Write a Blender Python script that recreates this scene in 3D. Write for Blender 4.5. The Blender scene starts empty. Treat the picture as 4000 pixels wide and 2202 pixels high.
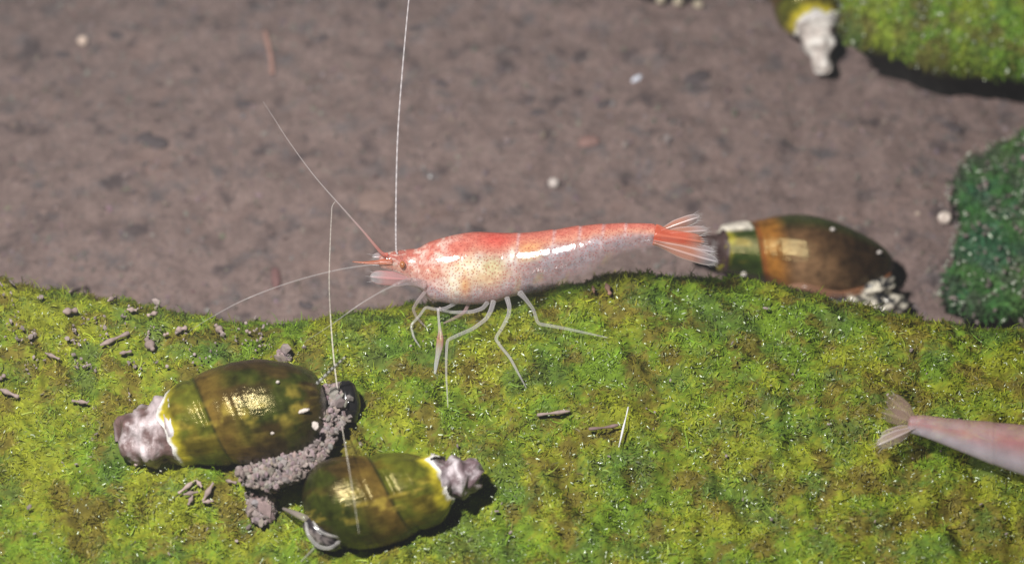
import bpy, math, random
import numpy as np
from mathutils import Vector, noise as mnoise
from mathutils.bvhtree import BVHTree

# ------------------------------------------------------------------ camera, world, lamp, exposure
# scale: 1 unit = 1 cm of the real place (macro photograph), magnified
scene = bpy.context.scene
col = scene.collection
PITCH = math.radians(50)
DIST = 14.0
TARGET = np.array([0.0, 0.0, 0.9])
Fd = np.array([0.0, math.cos(PITCH), -math.sin(PITCH)])      # view direction
Rt = np.array([1.0, 0.0, 0.0])
Up = np.array([0.0, math.sin(PITCH), math.cos(PITCH)])
Kc = -Fd
CAM = TARGET - Fd * DIST
cd = bpy.data.cameras.new('camera'); camera = bpy.data.objects.new('camera', cd); col.objects.link(camera)
cd.sensor_width = 36.0; cd.lens = 36.0 * DIST / 4.0
cd.clip_start = 0.1; cd.clip_end = 500
camera.location = CAM; camera.rotation_euler = (math.pi / 2 - PITCH, 0, 0)
cd.dof.use_dof = True; cd.dof.focus_distance = DIST - 0.32; cd.dof.aperture_fstop = 0.62
scene.camera = camera

world = bpy.data.worlds.new('World'); scene.world = world; world.use_nodes = True
bg = world.node_tree.nodes['Background']
bg.inputs['Color'].default_value = (0.75, 0.85, 1.0, 1); bg.inputs['Strength'].default_value = 0.012

LDIR = np.array([-0.32, -0.31, 1.0]); LDIR = LDIR / np.linalg.norm(LDIR)
ld = bpy.data.lights.new('flash_lamp', 'SPOT'); flash = bpy.data.objects.new('flash_lamp', ld); col.objects.link(flash)
ld.shadow_soft_size = 0.25; ld.spot_size = math.radians(72); ld.spot_blend = 1.0; ld.energy = 6000; ld.color = (1.0, 0.97, 0.94)
flash.location = TARGET + np.array([0.1, -0.25, 0]) + LDIR * 9.0
flash.rotation_euler = Vector(-LDIR).to_track_quat('-Z', 'Y').to_euler()

scene.view_settings.view_transform = 'Standard'; scene.view_settings.look = 'None'
scene.view_settings.exposure = 0.0; scene.view_settings.gamma = 1.0
scene.view_settings.use_curve_mapping = False
try:
    scene.cycles.use_denoising = True
    scene.cycles.transparent_max_bounces = 24
    scene.cycles.max_bounces = 8; scene.cycles.diffuse_bounces = 1
except Exception:
    pass

rng = np.random.default_rng(7)

# ------------------------------------------------------------------ helpers
def ray(px, py):
    return Fd + Rt * ((px - 2000) / 1000 / DIST) + Up * ((1101 - py) / 1000 / DIST)
def unproj(px, py, depth):
    return CAM + ray(px, py) * depth
def on_z(px, py, z):
    r = ray(px, py); return CAM + r * ((z - CAM[2]) / r[2])
def project(P):
    d = P - CAM; w = d @ Fd
    return 2000 + (d @ Rt) / w * DIST * 1000, 1101 - (d @ Up) / w * DIST * 1000, w

def vnoise(x, y, seed=0):
    xi = np.floor(x).astype(np.int64); yi = np.floor(y).astype(np.int64)
    fx = x - xi; fy = y - yi
    fx = fx * fx * (3 - 2 * fx); fy = fy * fy * (3 - 2 * fy)
    def h(a, b):
        n = (a * 374761393 + b * 668265263 + seed * 974711) & 0x7fffffff
        n = ((n ^ (n >> 13)) * 1274126177) & 0x7fffffff
        n = n ^ (n >> 16)
        return (n & 0xffff) / 65535.0
    return (h(xi, yi) * (1 - fx) + h(xi + 1, yi) * fx) * (1 - fy) + (h(xi, yi + 1) * (1 - fx) + h(xi + 1, yi + 1) * fx) * fy
def fbm(x, y, seed=0, octv=4):
    s = 0; a = 0.5; t = 0
    for i in range(octv):
        s = s + a * vnoise(x * 2 ** i, y * 2 ** i, seed + i * 17); t += a; a *= 0.5
    return s / t
def smooth(a, b, x):
    t = np.clip((x - a) / (b - a), 0, 1); return t * t * (3 - 2 * t)

WPOS = {}
def mesh_obj(name, V, F, mat, parent=None, smoothed=True, colors=None, uv=None, origin=None):
    """F: list of index arrays, each (n,k), or a plain list of faces"""
    V = np.asarray(V, dtype=np.float64).copy()
    if origin is None:
        origin = np.array([V[:, 0].mean(), V[:, 1].mean(), V[:, 2].min()])
    V -= origin
    me = bpy.data.meshes.new(name)
    if isinstance(F, np.ndarray): F = [F]
    if isinstance(F[0], np.ndarray):
        idx = np.concatenate([f.ravel() for f in F]).astype(np.int32)
        tot = np.concatenate([np.full(len(f), f.shape[1]) for f in F])
        st = np.concatenate([[0], np.cumsum(tot)[:-1]]).astype(np.int32)
        me.vertices.add(len(V)); me.vertices.foreach_set('co', V.astype(np.float32).ravel())
        me.loops.add(len(idx)); me.loops.foreach_set('vertex_index', idx)
        me.polygons.add(len(st)); me.polygons.foreach_set('loop_start', st)
        me.update(calc_edges=True); me.validate()
    else:
        me.from_pydata([tuple(v) for v in V], [], F); me.update()
    me.polygons.foreach_set('use_smooth', np.full(len(me.polygons), smoothed))
    if colors is not None:
        c = np.asarray(colors, dtype=np.float32)
        if c.shape[1] == 3: c = np.concatenate([c, np.ones((len(c), 1), np.float32)], 1)
        at = me.color_attributes.new('col', 'FLOAT_COLOR', 'POINT'); at.data.foreach_set('color', c.ravel())
    if uv is not None:
        ul = me.uv_layers.new(name='UVMap'); vi = np.empty(len(me.loops), np.int32)
        me.loops.foreach_get('vertex_index', vi)
        ul.data.foreach_set('uv', np.asarray(uv, np.float32)[vi].ravel())
    if mat: me.materials.append(mat)
    o = bpy.data.objects.new(name, me); col.objects.link(o)
    if parent is not None:
        o.parent = parent; o.location = Vector(origin) - Vector(WPOS.get(parent.name, parent.location))
    else:
        o.location = origin
    WPOS[o.name] = tuple(origin)
    return o
def thing(name, label, cat, loc, group=None):
    o = bpy.data.objects.new(name, None); col.objects.link(o); o.location = loc; o.empty_display_size = 0.1
    return tag(o, label, cat, group)
def tag(o, label=None, cat=None, group=None, kind=None):
    if label: o['label'] = label
    if cat: o['category'] = cat
    if group: o['group'] = group
    if kind: o['kind'] = kind
    return o

def spline(pts, n):
    """Catmull-Rom through rows of pts"""
    P = np.asarray(pts, float); P = np.vstack([2 * P[0] - P[1], P, 2 * P[-1] - P[-2]])
    m = len(P) - 3; out = []
    for t in np.linspace(0, m - 1e-9, n):
        i = int(t); u = t - i
        a, b, c, d = P[i], P[i + 1], P[i + 2], P[i + 3]
        out.append(0.5 * (2 * b + (c - a) * u + (2 * a - 5 * b + 4 * c - d) * u * u + (3 * b - a - 3 * c + d) * u ** 3))
    return np.array(out)
def tube(P, rad, sides=8):
    P = np.asarray(P, float); n = len(P); rad = np.broadcast_to(rad, (n,))
    T = np.gradient(P, axis=0); T /= np.linalg.norm(T, axis=1)[:, None] + 1e-12
    nn = np.cross(T[0], [0.3, 0.5, 0.81]); nn /= np.linalg.norm(nn)
    V = []
    for i in range(n):
        nn = nn - T[i] * (nn @ T[i]); nn /= np.linalg.norm(nn)
        b = np.cross(T[i], nn)
        for k in range(sides):
            a = 2 * math.pi * k / sides
            V.append(P[i] + rad[i] * (math.cos(a) * nn + math.sin(a) * b))
    V.append(P[0] - T[0] * rad[0] * 0.5); V.append(P[-1] + T[-1] * rad[-1] * 0.5)
    Q = []; tri = []
    for i in range(n - 1):
        for k in range(sides):
            k2 = (k + 1) % sides
            Q.append((i * sides + k, i * sides + k2, (i + 1) * sides + k2, (i + 1) * sides + k))
    for k in range(sides):
        k2 = (k + 1) % sides
        tri.append((n * sides, k2, k)); tri.append((n * sides + 1, (n - 1) * sides + k, (n - 1) * sides + k2))
    return np.array(V), [np.array(Q), np.array(tri)]
def merge(parts):
    V = []; Q = {}; off = 0
    for v, fs in parts:
        V.append(v)
        for f in fs: Q.setdefault(f.shape[1], []).append(f + off)
        off += len(v)
    return np.vstack(V), [np.vstack(q) for q in Q.values()]
def blob(c, ax, radii, amp=0.15, freq=2.0, seed=0, nu=24, nv=14):
    """lumpy closed ball; ax = 3x3 rows of axes"""
    V = []
    for j in range(nv + 1):
        ph = math.pi * j / nv
        for i in range(nu):
            th = 2 * math.pi * i / nu
            d = np.array([math.sin(ph) * math.cos(th), math.sin(ph) * math.sin(th), math.cos(ph)])
            k = 1 + amp * mnoise.noise(Vector(d * freq) + Vector((seed * 3.1, seed * 1.7, seed)))\
                  + amp * 0.4 * mnoise.noise(Vector(d * freq * 3.3) + Vector((seed, 5, 9)))
            p = d * np.asarray(radii) * k
            V.append(np.asarray(c) + p @ np.asarray(ax))
    F = [(j * nu + i, j * nu + (i + 1) % nu, (j + 1) * nu + (i + 1) % nu, (j + 1) * nu + i) for j in range(nv) for i in range(nu)]
    return np.array(V), [np.array(F)]
IMG = np.array([Rt, Up, Kc])

# ------------------------------------------------------------------ materials
def new_mat(name):
    m = bpy.data.materials.new(name); m.use_nodes = True
    nt = m.node_tree; return m, nt, nt.nodes['Principled BSDF']
def N(nt, t, **kw):
    n = nt.nodes.new(t)
    for k, v in kw.items():
        if k in n.inputs: n.inputs[k].default_value = v
        else: setattr(n, k, v)
    return n
def attr_mat(name, rough=0.5, spec=0.5, noise_scale=0, noise_amt=0.3, bump=0, bump_scale=40, sss=0, coat=0, alpha=False, trans=0):
    m, nt, b = new_mat(name)
    a = N(nt, 'ShaderNodeAttribute', attribute_name='col')
    src = a.outputs['Color']
    tc = N(nt, 'ShaderNodeTexCoord')
    if noise_scale:
        nz = N(nt, 'ShaderNodeTexNoise', Scale=noise_scale, Detail=5.0)
        nt.links.new(tc.outputs['Object'], nz.inputs['Vector'])
        mr = N(nt, 'ShaderNodeMapRange'); mr.inputs[1].default_value = 0.25; mr.inputs[2].default_value = 0.75
        mr.inputs[3].default_value = 1 - noise_amt; mr.inputs[4].default_value = 1 + noise_amt
        nt.links.new(nz.outputs['Fac'], mr.inputs[0])
        mx = N(nt, 'ShaderNodeMix', data_type='RGBA', blend_type='MULTIPLY'); mx.inputs[0].default_value = 1
        nt.links.new(src, mx.inputs[6]); nt.links.new(mr.outputs[0], mx.inputs[7]); src = mx.outputs[2]
    nt.links.new(src, b.inputs['Base Color'])
    b.inputs['Roughness'].default_value = rough; b.inputs['Specular IOR Level'].default_value = spec
    b.inputs['Coat Weight'].default_value = coat; b.inputs['Coat Roughness'].default_value = 0.12
    if sss:
        b.inputs['Subsurface Weight'].default_value = sss; b.inputs['Subsurface Radius'].default_value = (1, 0.6, 0.5)
        b.inputs['Subsurface Scale'].default_value = 0.04
    if alpha: nt.links.new(a.outputs['Alpha'], b.inputs['Alpha'])
    if bump:
        nb = N(nt, 'ShaderNodeTexNoise', Scale=bump_scale, Detail=6.0)
        nt.links.new(tc.outputs['Object'], nb.inputs['Vector'])
        bp = N(nt, 'ShaderNodeBump', Strength=bump, Distance=0.02)
        nt.links.new(nb.outputs['Fac'], bp.inputs['Height']); nt.links.new(bp.outputs[0], b.inputs['Normal'])
    return m

M_blade = attr_mat('algae_filament', rough=0.45, spec=0.35)
nt = M_blade.node_tree; b = nt.nodes['Principled BSDF']
tl = N(nt, 'ShaderNodeBsdfTranslucent'); ms = N(nt, 'ShaderNodeMixShader'); ms.inputs[0].default_value = 0.35
at = [n for n in nt.nodes if n.type == 'ATTRIBUTE'][0]
nt.links.new(at.outputs['Color'], tl.inputs['Color'])
out = nt.nodes['Material Output']
ga = N(nt, 'ShaderNodeAttribute', attribute_name='nrm'); gg = N(nt, 'ShaderNodeNewGeometry')
vm = N(nt, 'ShaderNodeMix', data_type='VECTOR'); vm.inputs[0].default_value = 0.62
nt.links.new(gg.outputs['Normal'], vm.inputs[4]); nt.links.new(ga.outputs['Vector'], vm.inputs[5])
nv_ = N(nt, 'ShaderNodeVectorMath', operation='NORMALIZE'); nt.links.new(vm.outputs[1], nv_.inputs[0])
nt.links.new(nv_.outputs[0], b.inputs['Normal'])
nt.links.new(b.outputs[0], ms.inputs[1]); nt.links.new(tl.outputs[0], ms.inputs[2]); nt.links.new(ms.outputs[0], out.inputs[0])
M_rock = attr_mat('algae_film_rock', rough=0.8, spec=0.2, noise_scale=25, noise_amt=0.5, bump=0.6, bump_scale=30)
M_glint = attr_mat('pale_glint_bead', rough=0.22, spec=1.0, coat=1.0)  # bead material; the sparkle is put into the pale bead colour
M_shell = attr_mat('snail_shell', rough=0.19, spec=0.5, noise_scale=22, noise_amt=0.6)
M_shell.node_tree.nodes['Principled BSDF'].inputs['Specular Tint'].default_value = (1.0, 0.84, 0.42, 1)
nt = M_shell.node_tree; b = nt.nodes['Principled BSDF']
uvn = N(nt, 'ShaderNodeUVMap', uv_map='UVMap'); mp = N(nt, 'ShaderNodeMapping'); mp.inputs['Scale'].default_value = (14, 42, 1)
nz = N(nt, 'ShaderNodeTexNoise', Scale=1.0, Detail=5.0, Roughness=0.6); nt.links.new(uvn.outputs[0], mp.inputs[0]); nt.links.new(mp.outputs[0], nz.inputs['Vector'])
mp2 = N(nt, 'ShaderNodeMapping'); mp2.inputs['Scale'].default_value = (75, 6, 1)
nz2 = N(nt, 'ShaderNodeTexNoise', Scale=1.0, Detail=3.0); nt.links.new(uvn.outputs[0], mp2.inputs[0]); nt.links.new(mp2.outputs[0], nz2.inputs['Vector'])
ad = N(nt, 'ShaderNodeMath', operation='ADD'); ml = N(nt, 'ShaderNodeMath', operation='MULTIPLY'); ml.inputs[1].default_value = 0.12; nt.links.new(nz2.outputs['Fac'], ml.inputs[0]); nt.links.new(nz.outputs['Fac'], ad.inputs[0]); nt.links.new(ml.outputs[0], ad.inputs[1])
bp = N(nt, 'ShaderNodeBump', Strength=0.36, Distance=0.014); nt.links.new(ad.outputs[0], bp.inputs['Height']); nt.links.new(bp.outputs[0], b.inputs['Normal'])
M_spire = attr_mat('eroded_shell', rough=0.42, spec=0.5, noise_scale=24, noise_amt=0.35, bump=0.7, bump_scale=22)
M_flesh = attr_mat('snail_flesh', rough=0.2, spec=0.7, noise_scale=30, noise_amt=0.4)
M_grain = attr_mat('silt_grain', rough=0.85, spec=0.2, noise_scale=60, noise_amt=0.25)
M_leg = attr_mat('shrimp_limb', rough=0.22, spec=0.8, alpha=True)
M_skin2 = attr_mat('plain_shrimp_skin', rough=0.35, spec=0.4, noise_scale=20, noise_amt=0.2, sss=0.2, alpha=True)
M_fan = attr_mat('shrimp_fan', rough=0.25, spec=0.7, alpha=True)

# shrimp skin: pigment colours from the mesh, red pigment dots from a cell texture
M_skin, nt, b = new_mat('shrimp_skin'); M_skin.use_backface_culling = False
a = N(nt, 'ShaderNodeAttribute', attribute_name='col')
uvn = N(nt, 'ShaderNodeUVMap', uv_map='UVMap')
nz = N(nt, 'ShaderNodeTexNoise', Scale=45.0, Detail=5.0); nt.links.new(uvn.outputs[0], nz.inputs['Vector'])
ov = N(nt, 'ShaderNodeMix', data_type='RGBA', blend_type='OVERLAY'); ov.inputs[0].default_value = 0.75
nt.links.new(a.outputs['Color'], ov.inputs[6]); nt.links.new(nz.outputs['Fac'], ov.inputs[7])
vo = N(nt, 'ShaderNodeTexVoronoi', voronoi_dimensions='2D', Scale=84.0); nt.links.new(uvn.outputs[0], vo.inputs['Vector'])
mr = N(nt, 'ShaderNodeMapRange'); mr.inputs[1].default_value = 0.16; mr.inputs[2].default_value = 0.30
mr.inputs[3].default_value = 0.68; mr.inputs[4].default_value = 0.0
nt.links.new(vo.outputs['Distance'], mr.inputs[0])
wn = N(nt, 'ShaderNodeMath', operation='MULTIPLY')
rk = N(nt, 'ShaderNodeSeparateColor'); nt.links.new(vo.outputs['Color'], rk.inputs[0])
gt = N(nt, 'ShaderNodeMath', operation='GREATER_THAN'); gt.inputs[1].default_value = 0.25
nt.links.new(rk.outputs[0], gt.inputs[0])
nt.links.new(mr.outputs[0], wn.inputs[0]); nt.links.new(gt.outputs[0], wn.inputs[1])
dm = N(nt, 'ShaderNodeMix', data_type='RGBA'); dm.inputs[7].default_value = (0.40, 0.06, 0.05, 1)
nt.links.new(wn.outputs[0], dm.inputs[0]); nt.links.new(ov.outputs[2], dm.inputs[6])
nt.links.new(dm.outputs[2], b.inputs['Base Color']); nt.links.new(a.outputs['Alpha'], b.inputs['Alpha'])
b.inputs['Roughness'].default_value = 0.11; b.inputs['Specular IOR Level'].default_value = 0.27
b.inputs['Subsurface Weight'].default_value = 0.25; b.inputs['Subsurface Scale'].default_value = 0.03
b.inputs['Subsurface Radius'].default_value = (1, 0.5, 0.4)
nb = N(nt, 'ShaderNodeTexNoise', Scale=70.0, Detail=3.0); nt.links.new(uvn.outputs[0], nb.inputs['Vector'])
bp = N(nt, 'ShaderNodeBump', Strength=0.1, Distance=0.008); nt.links.new(nb.outputs['Fac'], bp.inputs['Height']); nt.links.new(bp.outputs[0], b.inputs['Normal'])

# glassy limbs: clear down the middle, denser towards the rim as in any thin clear tube
for m_, lo, hi in ((M_leg, 0.25, 1.25),):
    nt = m_.node_tree; b = nt.nodes['Principled BSDF']; at = [n for n in nt.nodes if n.type == 'ATTRIBUTE'][0]
    lw = N(nt, 'ShaderNodeLayerWeight', Blend=0.5); mrg = N(nt, 'ShaderNodeMapRange'); mrg.inputs[3].default_value = lo; mrg.inputs[4].default_value = hi
    nt.links.new(lw.outputs['Facing'], mrg.inputs[0])
    mu = N(nt, 'ShaderNodeMath', operation='MULTIPLY', use_clamp=True); nt.links.new(mrg.outputs[0], mu.inputs[0]); nt.links.new(at.outputs['Alpha'], mu.inputs[1])
    nt.links.new(mu.outputs[0], b.inputs['Alpha'])

# silt bed
M_silt, nt, b = new_mat('silt_bed')
tc = N(nt, 'ShaderNodeTexCoord')
def nztex(scale, detail=4.0, off=0.0, rough=0.55):
    mp = N(nt, 'ShaderNodeMapping'); mp.inputs['Location'].default_value = (off, off * 1.3, 0)
    n = N(nt, 'ShaderNodeTexNoise', Scale=scale, Detail=detail, Roughness=rough)
    nt.links.new(tc.outputs['Object'], mp.inputs[0]); nt.links.new(mp.outputs[0], n.inputs['Vector']); return n.outputs['Fac']
def ramp(src, stops):
    r = N(nt, 'ShaderNodeValToRGB'); e = r.color_ramp.elements
    while len(e) < len(stops): e.new(0.5)
    for el, (p, c) in zip(e, stops): el.position = p; el.color = (*c, 1)
    nt.links.new(src, r.inputs[0]); return r.outputs[0]
def mixc(fac, c1, c2, mode='MIX', f=None):
    m = N(nt, 'ShaderNodeMix', data_type='RGBA', blend_type=mode)
    if fac is None: m.inputs[0].default_value = f
    else: nt.links.new(fac, m.inputs[0])
    for s, i in ((c1, 6), (c2, 7)):
        if isinstance(s, tuple): m.inputs[i].default_value = (*s, 1)
        else: nt.links.new(s, m.inputs[i])
    return m.outputs[2]
base = ramp(nztex(9.0, 6.0, 0, 0.65), [(0.3, (0.185, 0.134, 0.122)), (0.5, (0.248, 0.180, 0.163)), (0.7, (0.305, 0.224, 0.203))])
warm = ramp(nztex(3.3, 4.0, 9.0), [(0.58, (0, 0, 0)), (0.80, (0.6, 0.6, 0.6))])
base = mixc(warm, base, (0.30, 0.195, 0.165))
cool = ramp(nztex(8.0, 3.0, 21.0), [(0.54, (0, 0, 0)), (0.72, (1, 1, 1))])
base = mixc(cool, base, (0.16, 0.140, 0.142))
spots = ramp(nztex(6.5, 3.0, 33.0, 0.5), [(0.58, (0, 0, 0)), (0.70, (0.8, 0.8, 0.8))])
base = mixc(spots, base, (0.075, 0.060, 0.064))
spot2 = ramp(nztex(15.0, 2.0, 51.0, 0.5), [(0.63, (0, 0, 0)), (0.75, (0.7, 0.7, 0.7))])
base = mixc(spot2, base, (0.085, 0.068, 0.07))
grain = ramp(nztex(55.0, 5.0, 3.0, 0.7), [(0.3, (0.35, 0.35, 0.35)), (0.7, (0.65, 0.65, 0.65))])
base = mixc(None, base, grain, 'OVERLAY', 0.9)
nt.links.new(base, b.inputs['Base Color']); b.inputs['Roughness'].default_value = 0.9; b.inputs['Specular IOR Level'].default_value = 0.15
bp = N(nt, 'ShaderNodeBump', Strength=0.9, Distance=0.03); nt.links.new(nztex(24.0, 7.0, 5.0, 0.65), bp.inputs['Height']); nt.links.new(bp.outputs[0], b.inputs['Normal'])

# ------------------------------------------------------------------ silt bed (structure)
def warp(n, inner, outer):
    t = np.linspace(-1, 1, n); s = np.abs(t)
    return np.sign(t) * np.where(s < 0.9, s / 0.9 * inner, inner + ((s - 0.9) / 0.1) ** 3 * (outer - inner))
gx = warp(300, 3.4, 60); gy = 1.2 + warp(300, 3.4, 60)
X, Y = np.meshgrid(gx, gy)
def silt_h(x, y):
    return 0.05 * (fbm(x * 3 + 40, y * 3 + 40, 3, 4) - 0.5) + 0.05 * (fbm(x * 11 + 9, y * 11 + 50, 5, 3) - 0.5)
Z = silt_h(X, Y)
V = np.stack([X, Y, Z], -1).reshape(-1, 3)
nx, ny = len(gx), len(gy)
I = np.arange(nx * ny).reshape(ny, nx)
F = np.stack([I[:-1, :-1], I[:-1, 1:], I[1:, 1:], I[1:, :-1]], -1).reshape(-1, 4)
bed = mesh_obj('silt_bed', V, F, M_silt, origin=np.zeros(3)); tag(bed, 'brownish grey silt bed with dark specks', None, None, 'structure')
def silt_point(px, py, lift=0.0):
    z = 0.0
    for _ in range(4):
        p = on_z(px, py, z); z = float(silt_h(np.array([p[0]]), np.array([p[1]]))[0]) + lift
    return on_z(px, py, z)

# ------------------------------------------------------------------ main rock: a domed height field whose far edge follows the photographed crest
CREST = np.array([(-1500, 900), (-700, 980), (0, 1092), (202, 1146), (388, 1165), (621, 1212), (807, 1252), (994, 1272), (1180, 1274), (1273, 1240),
                  (1553, 1208), (1700, 1190), (2080, 1140), (2360, 1078), (2547, 1072), (2702, 1098), (2950, 1108), (3105, 1152), (3261, 1184),
                  (3494, 1238), (3727, 1278), (4000, 1294), (4700, 1340), (5500, 1420)], float)
HR, LF, LB = 0.92, 3.9, 0.62
def prof(y):
    return np.where(y < 0, HR * (1 - (np.abs(y) / LF) ** 2.0), HR * (1 - (np.abs(y) / LB) ** 2.2))
rx = np.linspace(-3.6, 3.6, 620)
ryr = np.concatenate([np.linspace(-4.4, -2.2, 50, endpoint=False), np.linspace(-2.2, 0.35, 330, endpoint=False), np.linspace(0.35, 0.72, 40)])
shift = np.zeros_like(rx)
ty = np.linspace(-0.3, 0.6, 200)
for _ in range(6):
    cz = prof(ty)
    for i, x in enumerate(rx):
        P = np.stack([np.full_like(ty, x), ty + shift[i], cz], -1)
        px, py, _w = project(P); k = np.argmin(py)
        want = np.interp(px[k], CREST[:, 0], CREST[:, 1])
        shift[i] += (py[k] - want) / 1000 / math.sin(PITCH) * 0.9
kern = np.ones(15) / 15; shift = np.convolve(np.pad(shift, 7, 'edge'), kern, 'valid')
X, YR = np.meshgrid(rx, ryr)
Y = YR + shift[None, :]
lump = fbm(X * 1.6, Y * 1.6, 11, 3) - 0.5
clump = fbm(X * 7, Y * 7, 12, 2) - 0.5
tuft = vnoise(X * 15, Y * 15, 13) - 0.5
fade = smooth(0.0, -0.5, YR)
fine = vnoise(X * 27, Y * 27, 14) - 0.5
Z = prof(YR) + 0.16 * lump * fade + 0.07 * clump * (0.4 + 0.6 * fade) + 0.045 * tuft + 0.03 * fine
V = np.stack([X, Y, Z], -1).reshape(-1, 3)
ny, nx = X.shape; I = np.arange(nx * ny).reshape(ny, nx)
F = np.stack([I[:-1, :-1], I[:-1, 1:], I[1:, 1:], I[1:, :-1]], -1).reshape(-1, 4)
def turf_col(x, y, n, seed, tint=(1, 1, 1), per=0.5):
    """pigment patches of the algae: green, yellow green, olive brown"""
    g = np.array([0.23, 0.37, 0.024]); yl = np.array([0.39, 0.425, 0.028]); br = np.array([0.25, 0.19, 0.028]); dg = np.array([0.13, 0.25, 0.036])
    f1 = smooth(0.36, 0.66, fbm(x * 4.5, y * 4.5, seed, 5) + rng.normal(0, 0.07, n))[:, None]
    f2 = smooth(0.50, 0.66, fbm(x * 13, y * 13, seed + 5, 3) + rng.normal(0, 0.05, n))[:, None]
    f3 = smooth(0.54, 0.70, fbm(x * 8.0 + 30, y * 8.0, seed + 9, 3) + rng.normal(0, 0.06, n))[:, None]
    c = g * (1 - f1) + yl * f1
    c = c * (1 - f2 * 0.85) + br * f2 * 0.85
    c = c * (1 - f3 * 0.7) + dg * f3 * 0.7
    return 1.04 * c * rng.uniform(1 - per, 1 + per, (n, 1)) * np.array(tint)
rc = turf_col(V[:, 0], V[:, 1], len(V), 101, per=0.1) * 0.5
rock = mesh_obj('mossy_rock', V, F, M_rock, colors=rc, origin=np.array([0, 0, 0.0]))
tag(rock, 'broad domed rock carpeted in yellow-green algae carrying the red shrimp', 'rock')
BV = BVHTree.FromPolygons([Vector(v) for v in V], [tuple(int(i) for i in f) for f in F])
def rock_hit(px, py):
    r = ray(px, py); h = BV.ray_cast(Vector(CAM), Vector(r).normalized())
    if h[0] is None: return silt_point(px, py), np.array([0, 0, 1.0])
    return np.array(h[0]), np.array(h[1])
def depth_of(p): return float((np.asarray(p) - CAM) @ Fd)
def depth_over(px, py, gap):
    """depth along the pixel's ray at which a point stands `gap` above the rock"""
    lo = 11.0; hi = depth_of(rock_hit(px, py)[0])
    for _ in range(30):
        m = (lo + hi) / 2; p = unproj(px, py, m)
        q = BV.find_nearest(Vector(p))
        if q[3] > gap: lo = m
        else: hi = m
    return (lo + hi) / 2

# ------------------------------------------------------------------ algae turf: real bent filaments
def sample_tris(V, F, n, keep=None):
    T = np.concatenate([F[:, [0, 1, 2]], F[:, [0, 2, 3]]]) if F.shape[1] == 4 else F
    if keep is not None: T = T[keep(V[T].mean(1))]
    a, b_, c = V[T[:, 0]], V[T[:, 1]], V[T[:, 2]]
    nr = np.cross(b_ - a, c - a); ar = np.linalg.norm(nr, axis=1)
    k = rng.choice(len(T), n, p=ar / ar.sum())
    u = rng.random((n, 1)); v = rng.random((n, 1)); fl = (u + v) > 1; u = np.where(fl, 1 - u, u); v = np.where(fl, 1 - v, v)
    P = a[k] + (b_[k] - a[k]) * u + (c[k] - a[k]) * v
    nn = nr[k] / (ar[k][:, None] + 1e-12); nn = np.where(nn[:, 2:3] < -0.2, -nn, nn)
    return P, nn
def blades(name, P, nn, C, parent, length, width, upright=0.6, curl=1.0, mat=None):
    n = len(P)
    L = length * rng.uniform(0.45, 1.25, n); W = width * rng.uniform(0.6, 1.3, n)
    r = rng.normal(size=(n, 3)); t = r - nn * (r * nn).sum(1)[:, None]; t /= np.linalg.norm(t, axis=1)[:, None]
    # neighbouring filaments lean together, so tufts form
    ang = 6.28 * 2 * fbm(P[:, 0] * 6, P[:, 1] * 6, 77, 2)
    flow = np.stack([np.cos(ang), np.sin(ang), np.zeros(n)], -1)
    d = t * 0.75 + flow * 0.6 + nn * upright * rng.uniform(0.3, 1.6, (n, 1)); d /= np.linalg.norm(d, axis=1)[:, None]
    ax = nn * rng.choice([-1.0, 1.0], (n, 1)) + rng.normal(size=(n, 3)) * 0.8; ax /= np.linalg.norm(ax, axis=1)[:, None]
    step = rng.uniform(0.25, 0.95, (n, 1)) * curl
    pts = [P - nn * 0.006]; dirs = [d]
    for q in range(4):
        pts.append(pts[-1] + dirs[-1] * (L / 4)[:, None])
        dd = dirs[-1] + np.cross(ax, dirs[-1]) * step - nn * 0.10; dirs.append(dd / np.linalg.norm(dd, axis=1)[:, None])
    s = np.cross(d, rng.normal(size=(n, 3))); s /= np.linalg.norm(s, axis=1)[:, None]; s = s * (W / 2)[:, None]
    Vv = np.stack([pts[0] - s, pts[0] + s, pts[1] - s, pts[1] + s, pts[2] - s, pts[2] + s, pts[3] - s * 0.8, pts[3] + s * 0.8, pts[4]], 1).reshape(-1, 3)
    k = (np.arange(n) * 9)[:, None]
    Q = np.concatenate([k + np.array([0, 1, 3, 2]), k + np.array([2, 3, 5, 4]), k + np.array([4, 5, 7, 6])]); T = k + np.array([6, 7, 8])
    o = mesh_obj(name, Vv, [Q, T], mat or M_blade, parent, colors=np.repeat(C, 9, axis=0))
    va = o.data.attributes.new('nrm', 'FLOAT_VECTOR', 'POINT'); va.data.foreach_set('vector', np.repeat(nn, 9, axis=0).astype(np.float32).ravel())
    o['kind'] = 'stuff'; return o

def in_view(m):
    px, py, w = project(m); return (px > -500) & (px < 4500) & (py > 950) & (py < 2600)
P, nn = sample_tris(V, F, 300000, in_view)
C = turf_col(P[:, 0], P[:, 1], len(P), 101) * (0.9 + 0.45 * (fbm(P[:, 0] * 18, P[:, 1] * 18, 63, 2) - 0.5)[:, None])
blades('algae_turf', P, nn, C, rock, 0.042, 0.0052, upright=0.28, curl=1.7)
# longer fine threads standing out of the turf
P, nn = sample_tris(V, F, 5000, in_view)
C = turf_col(P[:, 0], P[:, 1], len(P), 101) * np.array([1.05, 1.2, 1.5])
blades('algae_threads', P, nn, C, rock, 0.085, 0.0034, upright=0.35, curl=0.9)
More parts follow.
